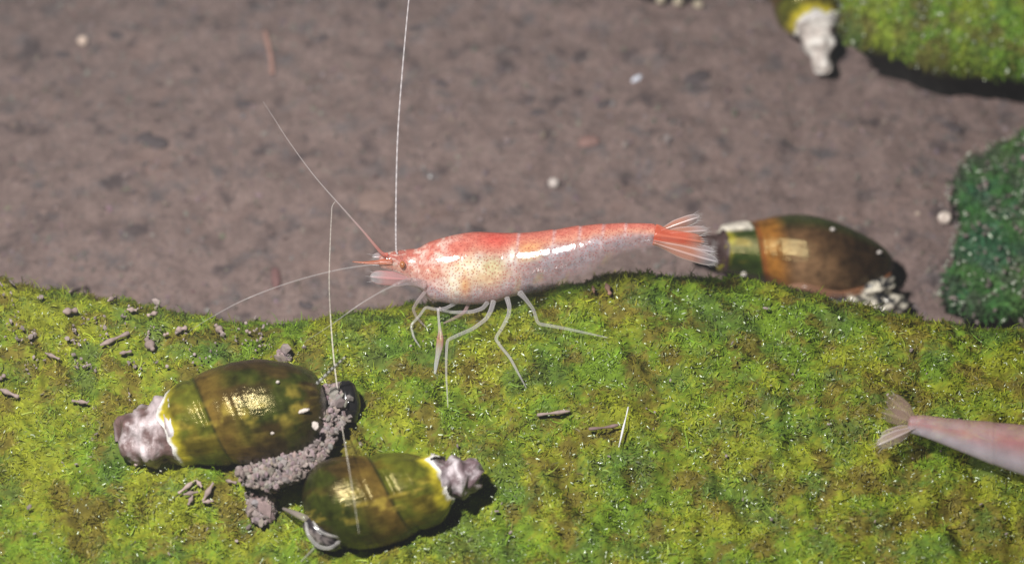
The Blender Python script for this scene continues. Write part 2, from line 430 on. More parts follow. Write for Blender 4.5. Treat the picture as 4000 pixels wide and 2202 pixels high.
# gas beads and thread bits on the turf, near-white colour painted as flash glints
def beads(name, P, r, C, parent, streak=0.5):
    ico = np.array([(0, 0, 1), (1, 0, 0), (0, 1, 0), (-1, 0, 0), (0, -1, 0), (0, 0, -1)], float)
    tri = np.array([(0, 1, 2), (0, 2, 3), (0, 3, 4), (0, 4, 1), (5, 2, 1), (5, 3, 2), (5, 4, 3), (5, 1, 4)])
    # one subdivision for roundness
    vs = [tuple(v) for v in ico]; ed = {}; ts = []
    def mid(a_, b_):
        k = (min(a_, b_), max(a_, b_))
        if k not in ed:
            m = (np.array(vs[a_]) + np.array(vs[b_])); m /= np.linalg.norm(m); ed[k] = len(vs); vs.append(tuple(m))
        return ed[k]
    for a_, b_, c_ in tri:
        x, y, z = mid(a_, b_), mid(b_, c_), mid(c_, a_); ts += [(a_, x, z), (x, b_, y), (z, y, c_), (x, y, z)]
    S = np.array(vs); T = np.array(ts); n = len(P)
    ax = rng.normal(size=(n, 3)); ax[:, 2] *= 0.4; ax /= np.linalg.norm(ax, axis=1)[:, None]
    st = np.where(rng.random(n) < streak, rng.uniform(1.8, 4.5, n), rng.uniform(0.8, 1.3, n)) - 1
    Vv = S[None] * r[:, None, None]
    Vv = Vv + ax[:, None, :] * ((Vv * ax[:, None, :]).sum(-1) * st[:, None])[:, :, None]
    Vv = (Vv + P[:, None]).reshape(-1, 3)
    Fv = (T[None] + (np.arange(n) * len(S))[:, None, None]).reshape(-1, 3)
    o = mesh_obj(name, Vv, Fv, M_glint, parent, colors=np.repeat(C, len(S), 0)); o['kind'] = 'stuff'; return o
P, nn = sample_tris(V, F, 11000, in_view)
kp = rng.random(len(P)) < np.clip(0.25 + 1.1 * (fbm(P[:, 0] * 3, P[:, 1] * 3, 91, 2)), 0, 1) * smooth(-2.2, -0.2, P[:, 0]) + 0.28
kp &= (nn @ Kc > 0.62) & (np.array([project(q)[1] for q in P]) > 40 + np.interp([project(q)[0] for q in P], CREST[:, 0], CREST[:, 1]))
P, nn = P[kp], nn[kp]
beads('glint_beads', P + nn * rng.uniform(0.016, 0.034, (len(P), 1)), rng.uniform(0.0012, 0.0027, len(P)),
      np.array([0.70, 0.80, 0.58]) * rng.uniform(0.5, 1.3, (len(P), 1)), rock)

# ------------------------------------------------------------------ the two other rocks
def slab(name, label, outline, ztop, dome, under, nturf, tint, blen, bwid, seed, rim_drop=0.05, rag=0.07):
    O2 = np.array([on_z(px, py, ztop - rim_drop * 2.2) for px, py in outline])[:, :2]
    Op = np.vstack([O2, O2[:1]])
    m = 220; seg = np.concatenate([[0], np.cumsum(np.linalg.norm(np.diff(Op, axis=0), axis=1))])
    tt = np.linspace(0, seg[-1], m, endpoint=False)
    R = np.stack([np.interp(tt, seg, Op[:, 0]), np.interp(tt, seg, Op[:, 1])], -1)
    for _ in range(1): R = (np.roll(R, 1, 0) + 2 * R + np.roll(R, -1, 0)) / 4
    c = R.mean(0)
    R += (rag * (fbm(R[:, 0] * 5, R[:, 1] * 5, seed, 4) - 0.5))[:, None] * (R - c) / np.linalg.norm(R - c, axis=1)[:, None]
    rings = [(f, ztop + dome * (1 - f ** 2)) for f in np.linspace(0.02, 0.97, 46)]
    rings += [(1.0, ztop - rim_drop), (1.005, ztop - rim_drop * 2.2), (1 - under * 0.5, ztop * 0.45), (1 - under, ztop * 0.1), (1 - under, -0.15)]
    Vr = []
    for f, z in rings:
        xy = c + (R - c) * f
        zz = z + (0.06 * (fbm(xy[:, 0] * 5, xy[:, 1] * 5, seed + 3, 3) - 0.5) + 0.03 * (vnoise(xy[:, 0] * 16, xy[:, 1] * 16, seed + 4) - 0.5)) * (z > 0.05)
        Vr.append(np.column_stack([xy, zz]))
    Vr = np.vstack(Vr + [np.array([[c[0], c[1], ztop + dome]])])
    nr = len(rings); I = np.arange(nr * m).reshape(nr, m); I2 = np.roll(I, -1, 1)
    Q = np.stack([I[:-1], I[1:], I2[1:], I2[:-1]], -1).reshape(-1, 4)
    T = np.stack([np.full(m, nr * m), I[0], I2[0]], -1)
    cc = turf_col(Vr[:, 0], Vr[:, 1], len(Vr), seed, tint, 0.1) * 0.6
    undershade = Vr[:, 2] < ztop * 0.6; cc[undershade] = np.array([0.02, 0.018, 0.016])  # sides and underside painted near-black as shade below the rim
    o = mesh_obj(name, Vr, [Q, T], M_rock, colors=cc); tag(o, label, 'rock')
    Qt = Q[: 47 * m]
    P, nn = sample_tris(Vr, Qt, nturf, lambda q: (q[:, 2] > ztop * 0.45))
    C = turf_col(P[:, 0], P[:, 1], len(P), seed, tint)
    blades('algae_turf', P, nn, C, o, blen, bwid)
    P, nn = sample_tris(Vr, Qt, nturf // 30, lambda q: (q[:, 2] > ztop * 0.45))
    beads('glint_beads', P + nn * 0.03, rng.uniform(0.002, 0.0048, len(P)), np.array([0.75, 0.82, 0.66]) * rng.uniform(0.5, 1.3, (len(P), 1)), o)  # pale bead colour stands in for glints on this rock
    return o
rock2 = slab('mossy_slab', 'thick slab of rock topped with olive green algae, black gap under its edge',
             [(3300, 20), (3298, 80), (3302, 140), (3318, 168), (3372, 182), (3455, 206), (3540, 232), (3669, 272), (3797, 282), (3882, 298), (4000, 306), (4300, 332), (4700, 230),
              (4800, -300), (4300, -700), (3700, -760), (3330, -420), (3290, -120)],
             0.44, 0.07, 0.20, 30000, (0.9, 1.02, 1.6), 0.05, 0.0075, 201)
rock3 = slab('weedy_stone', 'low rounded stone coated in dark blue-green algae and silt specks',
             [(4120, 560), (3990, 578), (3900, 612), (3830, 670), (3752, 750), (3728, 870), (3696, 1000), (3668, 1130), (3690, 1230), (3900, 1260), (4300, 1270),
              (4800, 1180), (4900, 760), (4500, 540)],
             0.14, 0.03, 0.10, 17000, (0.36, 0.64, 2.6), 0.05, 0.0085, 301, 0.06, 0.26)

# ------------------------------------------------------------------ loose grains and pellets
def grains(name, P, r, C, parent=None, mat=None):
    t = (1 + 5 ** 0.5) / 2
    S = np.array([(-1, t, 0), (1, t, 0), (-1, -t, 0), (1, -t, 0), (0, -1, t), (0, 1, t), (0, -1, -t), (0, 1, -t), (t, 0, -1), (t, 0, 1), (-t, 0, -1), (-t, 0, 1)]) / math.sqrt(1 + t * t)
    T = np.array([(0, 11, 5), (0, 5, 1), (0, 1, 7), (0, 7, 10), (0, 10, 11), (1, 5, 9), (5, 11, 4), (11, 10, 2), (10, 7, 6), (7, 1, 8),
                  (3, 9, 4), (3, 4, 2), (3, 2, 6), (3, 6, 8), (3, 8, 9), (4, 9, 5), (2, 4, 11), (6, 2, 10), (8, 6, 7), (9, 8, 1)])
    n = len(P)
    A = rng.normal(size=(n, 3, 3)) * 0.28 + np.eye(3)
    Vv = np.einsum('ij,njk->nik', S, A) * r[:, None, None] * rng.uniform(0.85, 1.15, (n, 12, 1)) + P[:, None]
    Fv = (T[None] + (np.arange(n) * 12)[:, None, None]).reshape(-1, 3)
    return mesh_obj(name, Vv.reshape(-1, 3), Fv, mat or M_grain, parent, colors=np.repeat(C, 12, 0), smoothed=False)
SILT = np.array([0.285, 0.232, 0.216])
gp = np.column_stack([rng.uniform(-3.0, 3.0, 9000), rng.uniform(-0.6, 3.2, 9000)])
gz = silt_h(gp[:, 0], gp[:, 1])
gr = np.exp(rng.normal(math.log(0.0075), 0.28, 9000))
gc = 0.85 * SILT * rng.uniform(0.7, 1.15, (9000, 1)) * (1 + rng.normal(0, 0.06, (9000, 3)))
o = grains('silt_grit', np.column_stack([gp, gz + gr * 0.35]), gr, gc); tag(o, 'fine grey-brown grit scattered over the silt bed', 'grit', None, 'stuff')

Vs3 = np.array([v.co for v in rock3.data.vertices]) + np.array(rock3.location)
F3 = np.array([list(p.vertices) for p in rock3.data.polygons if len(p.vertices) == 4])
P3, n3 = sample_tris(Vs3, F3[: 46 * 220], 550)
r3 = np.exp(rng.normal(math.log(0.0065), 0.35, len(P3)))
o = grains('silt_specks', P3 + n3 * 0.03, r3, SILT * rng.uniform(0.5, 1.1, (len(P3), 1)), rock3); o['kind'] = 'stuff'
Ps = []
while len(Ps) < 300:
    q = (rng.uniform(-100, 4100), rng.uniform(1100, 2300))
    if rng.random() < (1.0 if q[0] < 1150 and q[1] < 1480 else 0.04) and BV.ray_cast(Vector(CAM), Vector(ray(*q)).normalized())[0] is not None and vnoise(np.array([q[0] / 60]), np.array([q[1] / 60]), 41)[0] > 0.55:
        Ps.append(rock_hit(*q)[0] + np.array([0, 0, rng.uniform(0.02, 0.04)]))
Ps = np.array(Ps)
o = grains('silt_specks', Ps, np.exp(rng.normal(math.log(0.0046), 0.35, len(Ps))), SILT * rng.uniform(0.7, 1.3, (len(Ps), 1)), rock); o['kind'] = 'stuff'
# ------------------------------------------------------------------ snails
def snail(name, label, center, ang, prof_pts, a0, pitch, stand, palette, tilt=0.0, seed=1, amid=None, spire=None, group=None, face=0.0):
    """prof_pts: (distance from apex along axis, radius). a0: where the eroded tip ends and the shell begins."""
    A = np.array(prof_pts, float); Ltot = A[-1, 0]
    amid = amid if amid is not None else Ltot * 0.55
    e = math.cos(ang) * Rt + math.sin(ang) * Up; e = e * math.cos(tilt) + Kc * math.sin(tilt)
    u = -math.sin(ang) * Rt + math.cos(ang) * Up
    k = np.cross(e, u); k = k if k @ Kc > 0 else -k
    rmax = A[:, 1].max()
    if stand[0] == 'rock': w = depth_over(center[0], center[1], rmax * stand[1])
    else: w = depth_of(on_z(center[0], center[1], stand[1]))
    Cn = unproj(center[0], center[1], w); A = A * (w / DIST); Ltot = A[-1, 0]; amid *= w / DIST; a0 *= w / DIST; rmax *= w / DIST; O = Cn - e * amid
    aa = np.linspace(0, Ltot, 400); sm = spline(A, 600); o_ = np.argsort(sm[:, 0])
    ra = np.interp(aa, sm[o_, 0], np.maximum(sm[o_, 1], 0))
    base = thing(name, label, 'snail', Cn - k * rmax * 0.8, group)
    na, nt_ = 150, 96
    th = np.linspace(-math.pi, math.pi, nt_, endpoint=False) + face
    jag = 0.022 * (fbm(th * 2.3 + 20, th * 0 + seed, seed, 3) - 0.5) * 2 + 0.02 * np.sin(th * 2 + seed)
    S = np.linspace(0, 1, na)
    a = (a0 + jag)[None, :] * (1 - S[:, None]) + Ltot * S[:, None]
    thn = np.broadcast_to(th[None] - face, a.shape)
    win = smooth(0.0, 0.12, S)[:, None] * smooth(1.0, 0.7, S)[:, None]
    ae = a + pitch * thn / (2 * math.pi) * win
    r = np.interp(ae, aa, ra)
    r[-1] = 0.0
    grow = 1 + 0.010 * (vnoise(ae * 70, ae * 0 + 3, seed) - 0.5) + 0.02 * (fbm(ae * 6, thn * 1.5 + 9, seed, 2) - 0.5)
    r = r * grow
    thb = np.broadcast_to(th[None], a.shape)
    Pp = O + a[..., None] * e + r[..., None] * (np.cos(thb)[..., None] * k + np.sin(thb)[..., None] * u)
    c = palette(ae, thn, a - (a0 + jag)[None, :], seed); uvs = np.stack([ae, thn * 0.2], -1).reshape(-1, 2)
    I = np.arange(na * nt_).reshape(na, nt_); I2 = np.roll(I, -1, 1)
    Q = np.stack([I[:-1], I2[:-1], I2[1:], I[1:]], -1).reshape(-1, 4)
    mesh_obj('shell', Pp.reshape(-1, 3), Q, M_shell, base, colors=c.reshape(-1, 3), uv=uvs)
    # eroded tip
    wrim = 0.75 if spire[1][0] > 0.2 else 0.0
    ns, nt2 = 40, 64
    th = np.linspace(-math.pi, math.pi, nt2, endpoint=False)
    V = []; CC = []
    for i in range(ns):
        s = i / (ns - 1); a_ = (a0 + 0.03) * s
        rr = np.interp(a_, aa, ra) * (0.93 if s > 0.02 else 0.0) * (1 - 0.10 * (s < 0.38) - 0.06 * (s < 0.72))
        rr = rr * (1 + 0.55 * (fbm(th * 1.5 + 30, th * 0 + s * 4, seed + 5, 5) - 0.5)) + (0.004 * math.sin(s * 14 + 1) * (s > .02))
        off = 0.05 * (fbm(th * 1.4 + 8, th * 0 + 2, seed + 8, 2) - 0.5) * (1 - s)
        V.append(O + (a_ + off)[:, None] * e + rr[:, None] * (np.cos(th)[:, None] * k + np.sin(th)[:, None] * u))
        f = np.clip(0.75 * smooth(0.40, 0.68, fbm(th * 2.2 + 5, th * 0 + s * 6, seed + 2, 4)) + 0.7 * np.exp(-((s - 0.45 - 0.10 * np.sin(th + seed)) / 0.07) ** 2), 0, 1)[:, None]
        cc = np.array(spire[0]) * (1 - f) + np.array(spire[1]) * f
        cc = cc * (1 - wrim * smooth(0.86, 0.98, s)) + np.array((0.85, 0.82, 0.84)) * wrim * smooth(0.86, 0.98, s)
        CC.append(cc)
    I = np.arange(ns * nt2).reshape(ns, nt2); I2 = np.roll(I, -1, 1)
    Q = np.stack([I[:-1], I2[:-1], I2[1:], I[1:]], -1).reshape(-1, 4)
    sp = mesh_obj('eroded_tip', np.vstack(V), Q, M_spire, base, colors=np.vstack(CC)); sp['label'] = 'worn bare tip of the shell'
    return base, dict(O=O, e=e, u=u, k=k, w=w, C=Cn)

def pal_green(aS, lo=0.35):
    def pal(ae, th, d, seed):
        n = fbm(ae * 9, th * 2.2 + 7, seed + 3, 4); fine = fbm(ae * 60, th * 3 + 3, seed + 4, 2)
        body = np.array([0.038, 0.025, 0.007]); olive = np.array([0.030, 0.038, 0.005]); tan = np.array([0.15, 0.09, 0.018]); dark = np.array([0.016, 0.016, 0.006])
        yel = np.array([0.50, 0.42, 0.03]); white = np.array([0.88, 0.85, 0.80]); pen = np.array([0.11, 0.088, 0.010])
        f = smooth(0.40, 0.62, n)[..., None]
        c = body * (1 - f) + olive * f
        c = c * (0.65 + 0.7 * fine[..., None])
        band = (smooth(aS - 0.005, aS + 0.01, ae) * smooth(aS + 0.16, aS + 0.02, ae) * (0.5 + 0.8 * n))[..., None]
        c = c * (1 - band * 0.75) + tan * band * 0.75
        pf = smooth(aS + 0.004, aS - 0.008, ae)[..., None]
        pc = pen * (0.45 + 1.1 * n[..., None]) * (1 - 0.5 * f) + np.array([0.06, 0.10, 0.01]) * f * 0.5
        c = c * (1 - pf) + pc * pf
        sut = np.exp(-((ae - aS) / 0.006) ** 2)[..., None]; c = c * (1 - 0.7 * sut) + dark * 0.7 * sut
        lat = fbm(ae * 16 + 2, th * 7, seed + 6, 4)
        st = (smooth(0.50, 0.74, lat) * 0.55 * np.exp(-((th - 0.05) / 0.42) ** 2))[..., None]; c = c * (1 - st) + np.array([0.42, 0.32, 0.05]) * st  # golden highlight streaks painted along the camera-facing midline
        e1 = smooth(0.065, 0.018, d + 0.03 * (fbm(th * 4, ae * 3, seed, 3) - 0.5))[..., None]; c = c * (1 - e1) + yel * e1
        e2 = smooth(0.022, 0.008, d + 0.014 * (fbm(th * 6, ae * 9, seed + 1, 2) - 0.5))[..., None]; c = c * (1 - e2) + white * e2
        return c
    return pal
def pal_brown(aS):
    def pal(ae, th, d, seed):
        n = fbm(ae * 7, th * 2.0 + 7, seed + 3, 4); fine = fbm(ae * 60, th * 2 + 3, seed + 4, 2)
        c = np.array([0.075, 0.040, 0.018]) * (0.6 + 0.9 * n[..., None]) * (0.7 + 0.6 * fine[..., None])
        c = c * (1.25 - 0.9 * smooth(aS + 0.12, aS + 0.45, ae))[..., None]
        mid = (np.exp(-((ae - aS - 0.20) / 0.11) ** 2) * np.exp(-((th + 0.45) / 0.5) ** 2))[..., None]
        c = c * (1 - mid * 0.8) + np.array([0.26, 0.15, 0.075]) * mid * 0.8 * (0.6 + 0.8 * n[..., None])
        top = smooth(0.6, 1.15, th)[..., None]; c = c * (1 - top * 0.8) + np.array([0.03, 0.055, 0.012]) * top * 0.8
        band = (smooth(aS - 0.005, aS + 0.008, ae) * smooth(aS + 0.14, aS + 0.06, ae))[..., None]
        c = c * (1 - band * 0.85) + np.array([0.33, 0.135, 0.02]) * band * 0.85
        rim = (smooth(aS - 0.004, aS + 0.002, ae) * smooth(aS + 0.03, aS + 0.01, ae))[..., None]
        c = c * (1 - rim * 0.8) + np.array([0.20, 0.06, 0.015]) * rim * 0.8
        pf = smooth(aS + 0.002, aS - 0.006, ae)[..., None]
        pc = np.array([0.032, 0.055, 0.008]) * (0.5 + 1.0 * n[..., None])
        yl = 0.6 * smooth(0.58, 0.76, fbm(ae * 12, th * 5, seed + 8, 3))[..., None]; pc = pc * (1 - yl) + np.array([0.24, 0.17, 0.02]) * yl
        c = c * (1 - pf) + pc * pf
        e1 = 0.7 * smooth(0.04, 0.008, d)[..., None]; c = c * (1 - e1) + np.array([0.42, 0.38, 0.03]) * e1
        wt = (smooth(0.7, 0.95, th) * smooth(aS, aS - 0.02, ae))[..., None]; c = c * (1 - wt) + np.array([0.85, 0.78, 0.66]) * wt
        return c
    return pal

SP1 = ((0.15, 0.09, 0.085), (0.58, 0.50, 0.51))
snA, gA = snail('pond_snail', 'olive brown snail shell with a chalky broken tip, beaded feeler held up beside silt', (1000, 1612), math.radians(11.5),
    [(0, 0.0), (0.005, 0.085), (0.03, 0.115), (0.10, 0.13), (0.19, 0.142), (0.22, 0.152), (0.28, 0.170), (0.345, 0.180), (0.362, 0.177), (0.39, 0.188), (0.46, 0.204), (0.55, 0.213), (0.64, 0.207), (0.71, 0.186), (0.77, 0.142), (0.805, 0.088), (0.82, 0.0)],
    0.195, 0.22, ('rock', 0.50), pal_green(0.362), seed=4, amid=0.54, spire=SP1)
snB, gB = snail('pond_snail', 'olive snail shell with pitted greyish tip and yellow flaked whorl, glassy foot lid showing', (1425, 1955), math.radians(194),
    [(0, 0.0), (0.005, 0.060), (0.03, 0.082), (0.08, 0.092), (0.13, 0.098), (0.16, 0.125), (0.22, 0.150), (0.30, 0.166), (0.335, 0.163), (0.36, 0.174), (0.43, 0.190), (0.51, 0.193), (0.59, 0.178), (0.65, 0.140), (0.69, 0.085), (0.705, 0.0)],
    0.135, 0.24, ('rock', 0.40), pal_green(0.335), seed=9, amid=0.46, spire=((0.17, 0.115, 0.125), (0.56, 0.50, 0.52)))
snC, gC = snail('pond_snail', 'brown snail shell with orange suture band and lip, behind the mossy rock', (3215, 1012), math.radians(-6),
    [(0, 0.0), (0.01, 0.03), (0.06, 0.05), (0.15, 0.066), (0.16, 0.088), (0.22, 0.103), (0.30, 0.118), (0.335, 0.120), (0.35, 0.126), (0.42, 0.150), (0.50, 0.164), (0.58, 0.163), (0.66, 0.148), (0.74, 0.115), (0.80, 0.072), (0.835, 0.03), (0.84, 0.0)],
    0.165, 0.22, ('ground', 0.17), pal_brown(0.335), seed=14, amid=0.565, spire=((0.055, 0.03, 0.027), (0.10, 0.06, 0.055)))
snD, gD = snail('pond_snail', 'green snail shell with a bright white worn tip leaning against the thick slab', (3150, -58), math.radians(100),
    [(0, 0.0), (0.005, 0.030), (0.03, 0.048), (0.08, 0.052), (0.10, 0.066), (0.17, 0.084), (0.20, 0.105), (0.27, 0.135), (0.33, 0.145), (0.36, 0.145), (0.42, 0.165), (0.52, 0.18), (0.62, 0.16), (0.70, 0.10), (0.73, 0.0)],
    0.185, 0.22, ('ground', 0.24), pal_green(0.36), seed=21, amid=0.36, spire=((0.62, 0.55, 0.50), (0.92, 0.88, 0.82)), tilt=-0.25)

def flesh(name, px, py, depth, rad, ang, c, parent, seed=0, amp=0.2, label=None, mat=None, mottle=None):
    ca, sa = math.cos(ang), math.sin(ang)
    ax = np.array([ca * Rt + sa * Up, -sa * Rt + ca * Up, Kc])
    V, F = blob(unproj(px, py, depth), ax, rad, amp, 2.2, seed)
    cc = np.tile(np.array(c, float), (len(V), 1))
    if mottle is not None:
        q = (V - V.mean(0)) / max(rad)
        f = smooth(0.47, 0.58, fbm(q[:, 0] * 3 + 7, (q[:, 1] + q[:, 2]) * 3 + 9, seed, 3))[:, None]; cc = cc * (1 - f) + np.array(mottle) * f
    o = mesh_obj(name, V, F, mat or M_flesh, parent, colors=cc)
    if label: o['label'] = label
    return o
def limb(name, pts, radii, c, parent, mat, n=24, sides=8, label=None, alpha=1.0, cfun=None, sp=True):
    """pts: (px, py, depth)"""
    P = np.array([unproj(*p) for p in pts]); P = spline(P, n) if sp else P
    rr = np.interp(np.linspace(0, 1, len(P)), np.linspace(0, 1, len(radii)), radii)
    V, F = tube(P, rr, sides)
    t = np.concatenate([np.repeat(np.linspace(0, 1, len(P)), sides), [0, 1]])
    cc = np.tile(np.array([*c, alpha]), (len(V), 1)) if cfun is None else cfun(t)
    o = mesh_obj(name, V, F, mat, parent, colors=cc)
    if label: o['label'] = label
    return o
def beadcol(t):
    k = (np.sin(t * 46) > -0.1)[:, None]
    return np.where(k, np.array([0.62, 0.62, 0.60, 1]), np.array([0.02, 0.02, 0.02, 1]))
# snail A: dark head, beaded feeler
dA = depth_of(rock_hit(1370, 1590)[0])
hA = flesh('head', 1362, 1572, dA - 0.09, (0.045, 0.085, 0.06), 0.15, (0.012, 0.011, 0.012), snA, 3, 0.12)
limb('feeler', [(1235, 1500, dA - 0.20), (1275, 1462, dA - 0.24), (1308, 1430, dA - 0.28), (1347, 1396, dA - 0.32)], [0.006, 0.004], (0, 0, 0), hA, M_leg, 60, 6, cfun=beadcol)
limb('feeler', [(1330, 1640, dA - 0.10), (1362, 1668, dA - 0.08), (1385, 1700, dA - 0.06), (1412, 1738, depth_of(rock_hit(1412, 1738)[0]) - 0.02)], [0.014, 0.012, 0.006], (0.30, 0.24, 0.21), hA, M_leg, 24, 8)
for i, (px, py, rx_, ry_) in enumerate([(1186, 1604, 0.022, 0.008), (1232, 1662, 0.013, 0.016), (1062, 1688, 0.010, 0.010), (1085, 1492, 0.007, 0.006), (930, 1790, 0.008, 0.007)]):
    flesh('silt_speck', px, py, depth_of(gA['C']) - 0.20 * math.sqrt(max(0.1, 1 - ((py - 1600) / 215) ** 2)) * (0.86 if px > 1150 else 1.0), (rx_, ry_, 0.008), 0.3, (0.62, 0.55, 0.50), snA, 70 + i, 0.3, mat=M_grain)
for i, (px, py, rx_, ry_) in enumerate([(3252, 896, 0.010, 0.008), (2905, 1072, 0.012, 0.010), (3435, 985, 0.010, 0.007)]):
    flesh('silt_speck', px, py, gC['w'] - (0.12 if i == 0 else 0.115), (rx_, ry_, 0.008), 0.3, (0.68, 0.62, 0.58), snC, 80 + i, 0.3, mat=M_grain)
# snail B: glassy lid, feelers
dB = depth_of(rock_hit(1260, 2090)[0])
fB = flesh('foot', 1262, 2085, dB - 0.08, (0.085, 0.048, 0.05), math.radians(-38), (0.03, 0.025, 0.028), snB, 5, 0.12, mottle=(0.20, 0.17, 0.16))
limb('lid_rim', [(1196, 2040, dB - 0.10), (1204, 2085, dB - 0.13), (1240, 2130, dB - 0.13), (1292, 2138, dB - 0.12), (1338, 2100, dB - 0.10)], [0.006, 0.008, 0.006], (0.62, 0.60, 0.58), fB, M_leg, 30, 8, alpha=0.8)
limb('lid_rim', [(1222, 2035, dB - 0.14), (1255, 2075, dB - 0.15), (1300, 2092, dB - 0.14), (1338, 2100, dB - 0.10)], [0.004, 0.005, 0.004], (0.62, 0.60, 0.58), fB, M_leg, 30, 8, alpha=0.8)
limb('feeler', [(1252, 2110, dB - 0.12), (1222, 2145, dB - 0.09), (1175, 2192, depth_of(rock_hit(1175, 2192)[0]) - 0.03)], [0.006, 0.003], (0.42, 0.40, 0.36), fB, M_leg, 20, 6, alpha=0.8)
limb('feeler', [(1215, 2035, dB - 0.09), (1165, 2010, dB - 0.07), (1105, 1985, depth_of(rock_hit(1105, 1985)[0]) - 0.02)], [0.014, 0.013, 0.006], (0.33, 0.28, 0.25), fB, M_leg, 20, 8)
# snail C: orange lip and mottled foot
wC = gC['w']
limb('shell_lip', [(3072, 1124, wC - 0.06), (3110, 1118, wC - 0.12), (3165, 1124, wC - 0.14), (3230, 1146, wC - 0.13), (3300, 1150, wC - 0.12), (3380, 1128, wC - 0.09), (3445, 1098, wC - 0.06), (3472, 1068, wC - 0.03), (3462, 1030, wC - 0.01)],
     [0.008, 0.014, 0.016, 0.016, 0.011, 0.008], (0.50, 0.27, 0.16), snC, M_leg, 60, 10, cfun=lambda t: np.column_stack([0.52 - 0.12 * t, 0.30 - 0.17 * t, 0.20 - 0.17 * t, np.ones_like(t)]), label='pale orange lip of the shell opening')
for i, (px, py, w_, r_, an) in enumerate([(3310, 1172, wC - 0.08, (0.11, 0.034, 0.07), -0.12), (3425, 1128, wC - 0.08, (0.075, 0.040, 0.06), 0.40), (3470, 1190, wC - 0.05, (0.075, 0.046, 0.06), 0.15), (3385, 1190, wC - 0.06, (0.085, 0.042, 0.07), -0.1)]):
    flesh('foot', px, py, w_, r_, an, (0.022, 0.022, 0.026), snC, 30 + i, 0.5, mottle=(0.72, 0.66, 0.54))
# the dark animal cut by the top edge
pE = silt_point(2600, -45)
lump_ = thing('dark_snail', 'blackish small snail with pale knobs on the open silt', 'snail', pE)
wE = depth_of(pE)
V, F = blob(unproj(2600, -45, wE - 0.05), IMG, (0.15, 0.075, 0.09), 0.2, 2.0, 8)
mesh_obj('shell', V, F, M_shell, lump_, colors=np.tile([0.02, 0.02, 0.024], (len(V), 1)))
for i, (px, py, r_) in enumerate([(2580, 2, 0.022), (2650, 8, 0.024), (2728, 18, 0.024)]):
    V, F = blob(unproj(px, py, wE - 0.11 + 0.03 * (i == 2)), IMG, (r_, r_ * 0.9, r_), 0.2, 2.0, 40 + i, 16, 10)
    mesh_obj('pale_knob', V, F, M_flesh, lump_, colors=np.tile([0.62, 0.53, 0.40], (len(V), 1)))

# ------------------------------------------------------------------ silt clumps caught round the snails
def inpoly(p, poly):
    x, y = p; c = False; j = len(poly) - 1
    for i in range(len(poly)):
        (xi, yi), (xj, yj) = poly[i], poly[j]
        if (yi > y) != (yj > y) and x < (xj - xi) * (y - yi) / (yj - yi) + xi: c = not c
        j = i
    return c
def clump(label, poly, n, pile, r0=0.0085, group=None):
    xs = [p[0] for p in poly]; ys = [p[1] for p in poly]; P = []
    while len(P) < n:
        q = (rng.uniform(min(xs), max(xs)), rng.uniform(min(ys), max(ys)))
        if inpoly(q, poly):
            h, nr = rock_hit(*q); P.append(h + Kc * rng.uniform(0.02, 0.03 + pile * (0.3 + fbm(np.array([q[0] / 45]), np.array([q[1] / 45]), 7, 2)[0])))
    P = np.array(P); r = r0 * np.exp(rng.normal(0, 0.35, n))
    C = SILT * 0.95 * rng.uniform(0.7, 1.2, (n, 1)) * (1 + rng.normal(0, 0.05, (n, 3)))
    o = grains('silt_clump', P, r, C)
    o['kind'] = 'stuff'; return tag(o, label, 'silt', group)
clump('crumbly grey silt heaped between the two olive snails', [(1235, 1510), (1330, 1500), (1385, 1560), (1372, 1630), (1320, 1690), (1300, 1740), (1262, 1800), (1190, 1860), (1060, 1905), (960, 1880), (938, 1830), (1060, 1790), (1200, 1760), (1262, 1690)], 3600, 0.17)
clump('squarish pat of grey silt on algae below the olive snails', [(968, 1925), (1030, 1905), (1070, 1945), (1075, 2000), (1040, 2040), (985, 2025)], 620, 0.05)
clump('loose grey silt dusting the algae at the rock crest', [(1085, 1370), (1120, 1360), (1135, 1410), (1095, 1420)], 60, 0.02)

# flakes and sticks of silt lying in the turf
def stick(name, label, cat, p1, p2, r, c, lift=0.03, group=None, bend=0.0, sides=8):
    n = 9; P = []
    for i in range(n):
        t = i / (n - 1); px = p1[0] + (p2[0] - p1[0]) * t; py = p1[1] + (p2[1] - p1[1]) * t + bend * math.sin(math.pi * t)
        P.append(rock_hit(px, py)[0] + np.array([0, 0, lift]))
    P = np.array(P); ln = np.linspace(0, 1, n)[:, None]; P = 0.35 * P + 0.65 * (P[0] * (1 - ln) + P[-1] * ln) + (P - P.mean(0)) * 0
    P += np.array([0, 0, 0.002])
    rr = 0.66 * r * (1 + 0.4 * np.sin(np.linspace(0, 9, n) + p1[0])) * np.sin(np.linspace(0.5, math.pi - 0.5, n)) ** 0.4
    V, F = tube(P, rr, sides)
    o = mesh_obj(name, V, F, M_grain, colors=np.tile(c, (len(V), 1))); return tag(o, label, cat, group)
BRN = np.array([0.34, 0.26, 0.235])
G = 'silt flakes lying in the algae'; GL = 'small grey-brown flake of silt lying in the green algae'
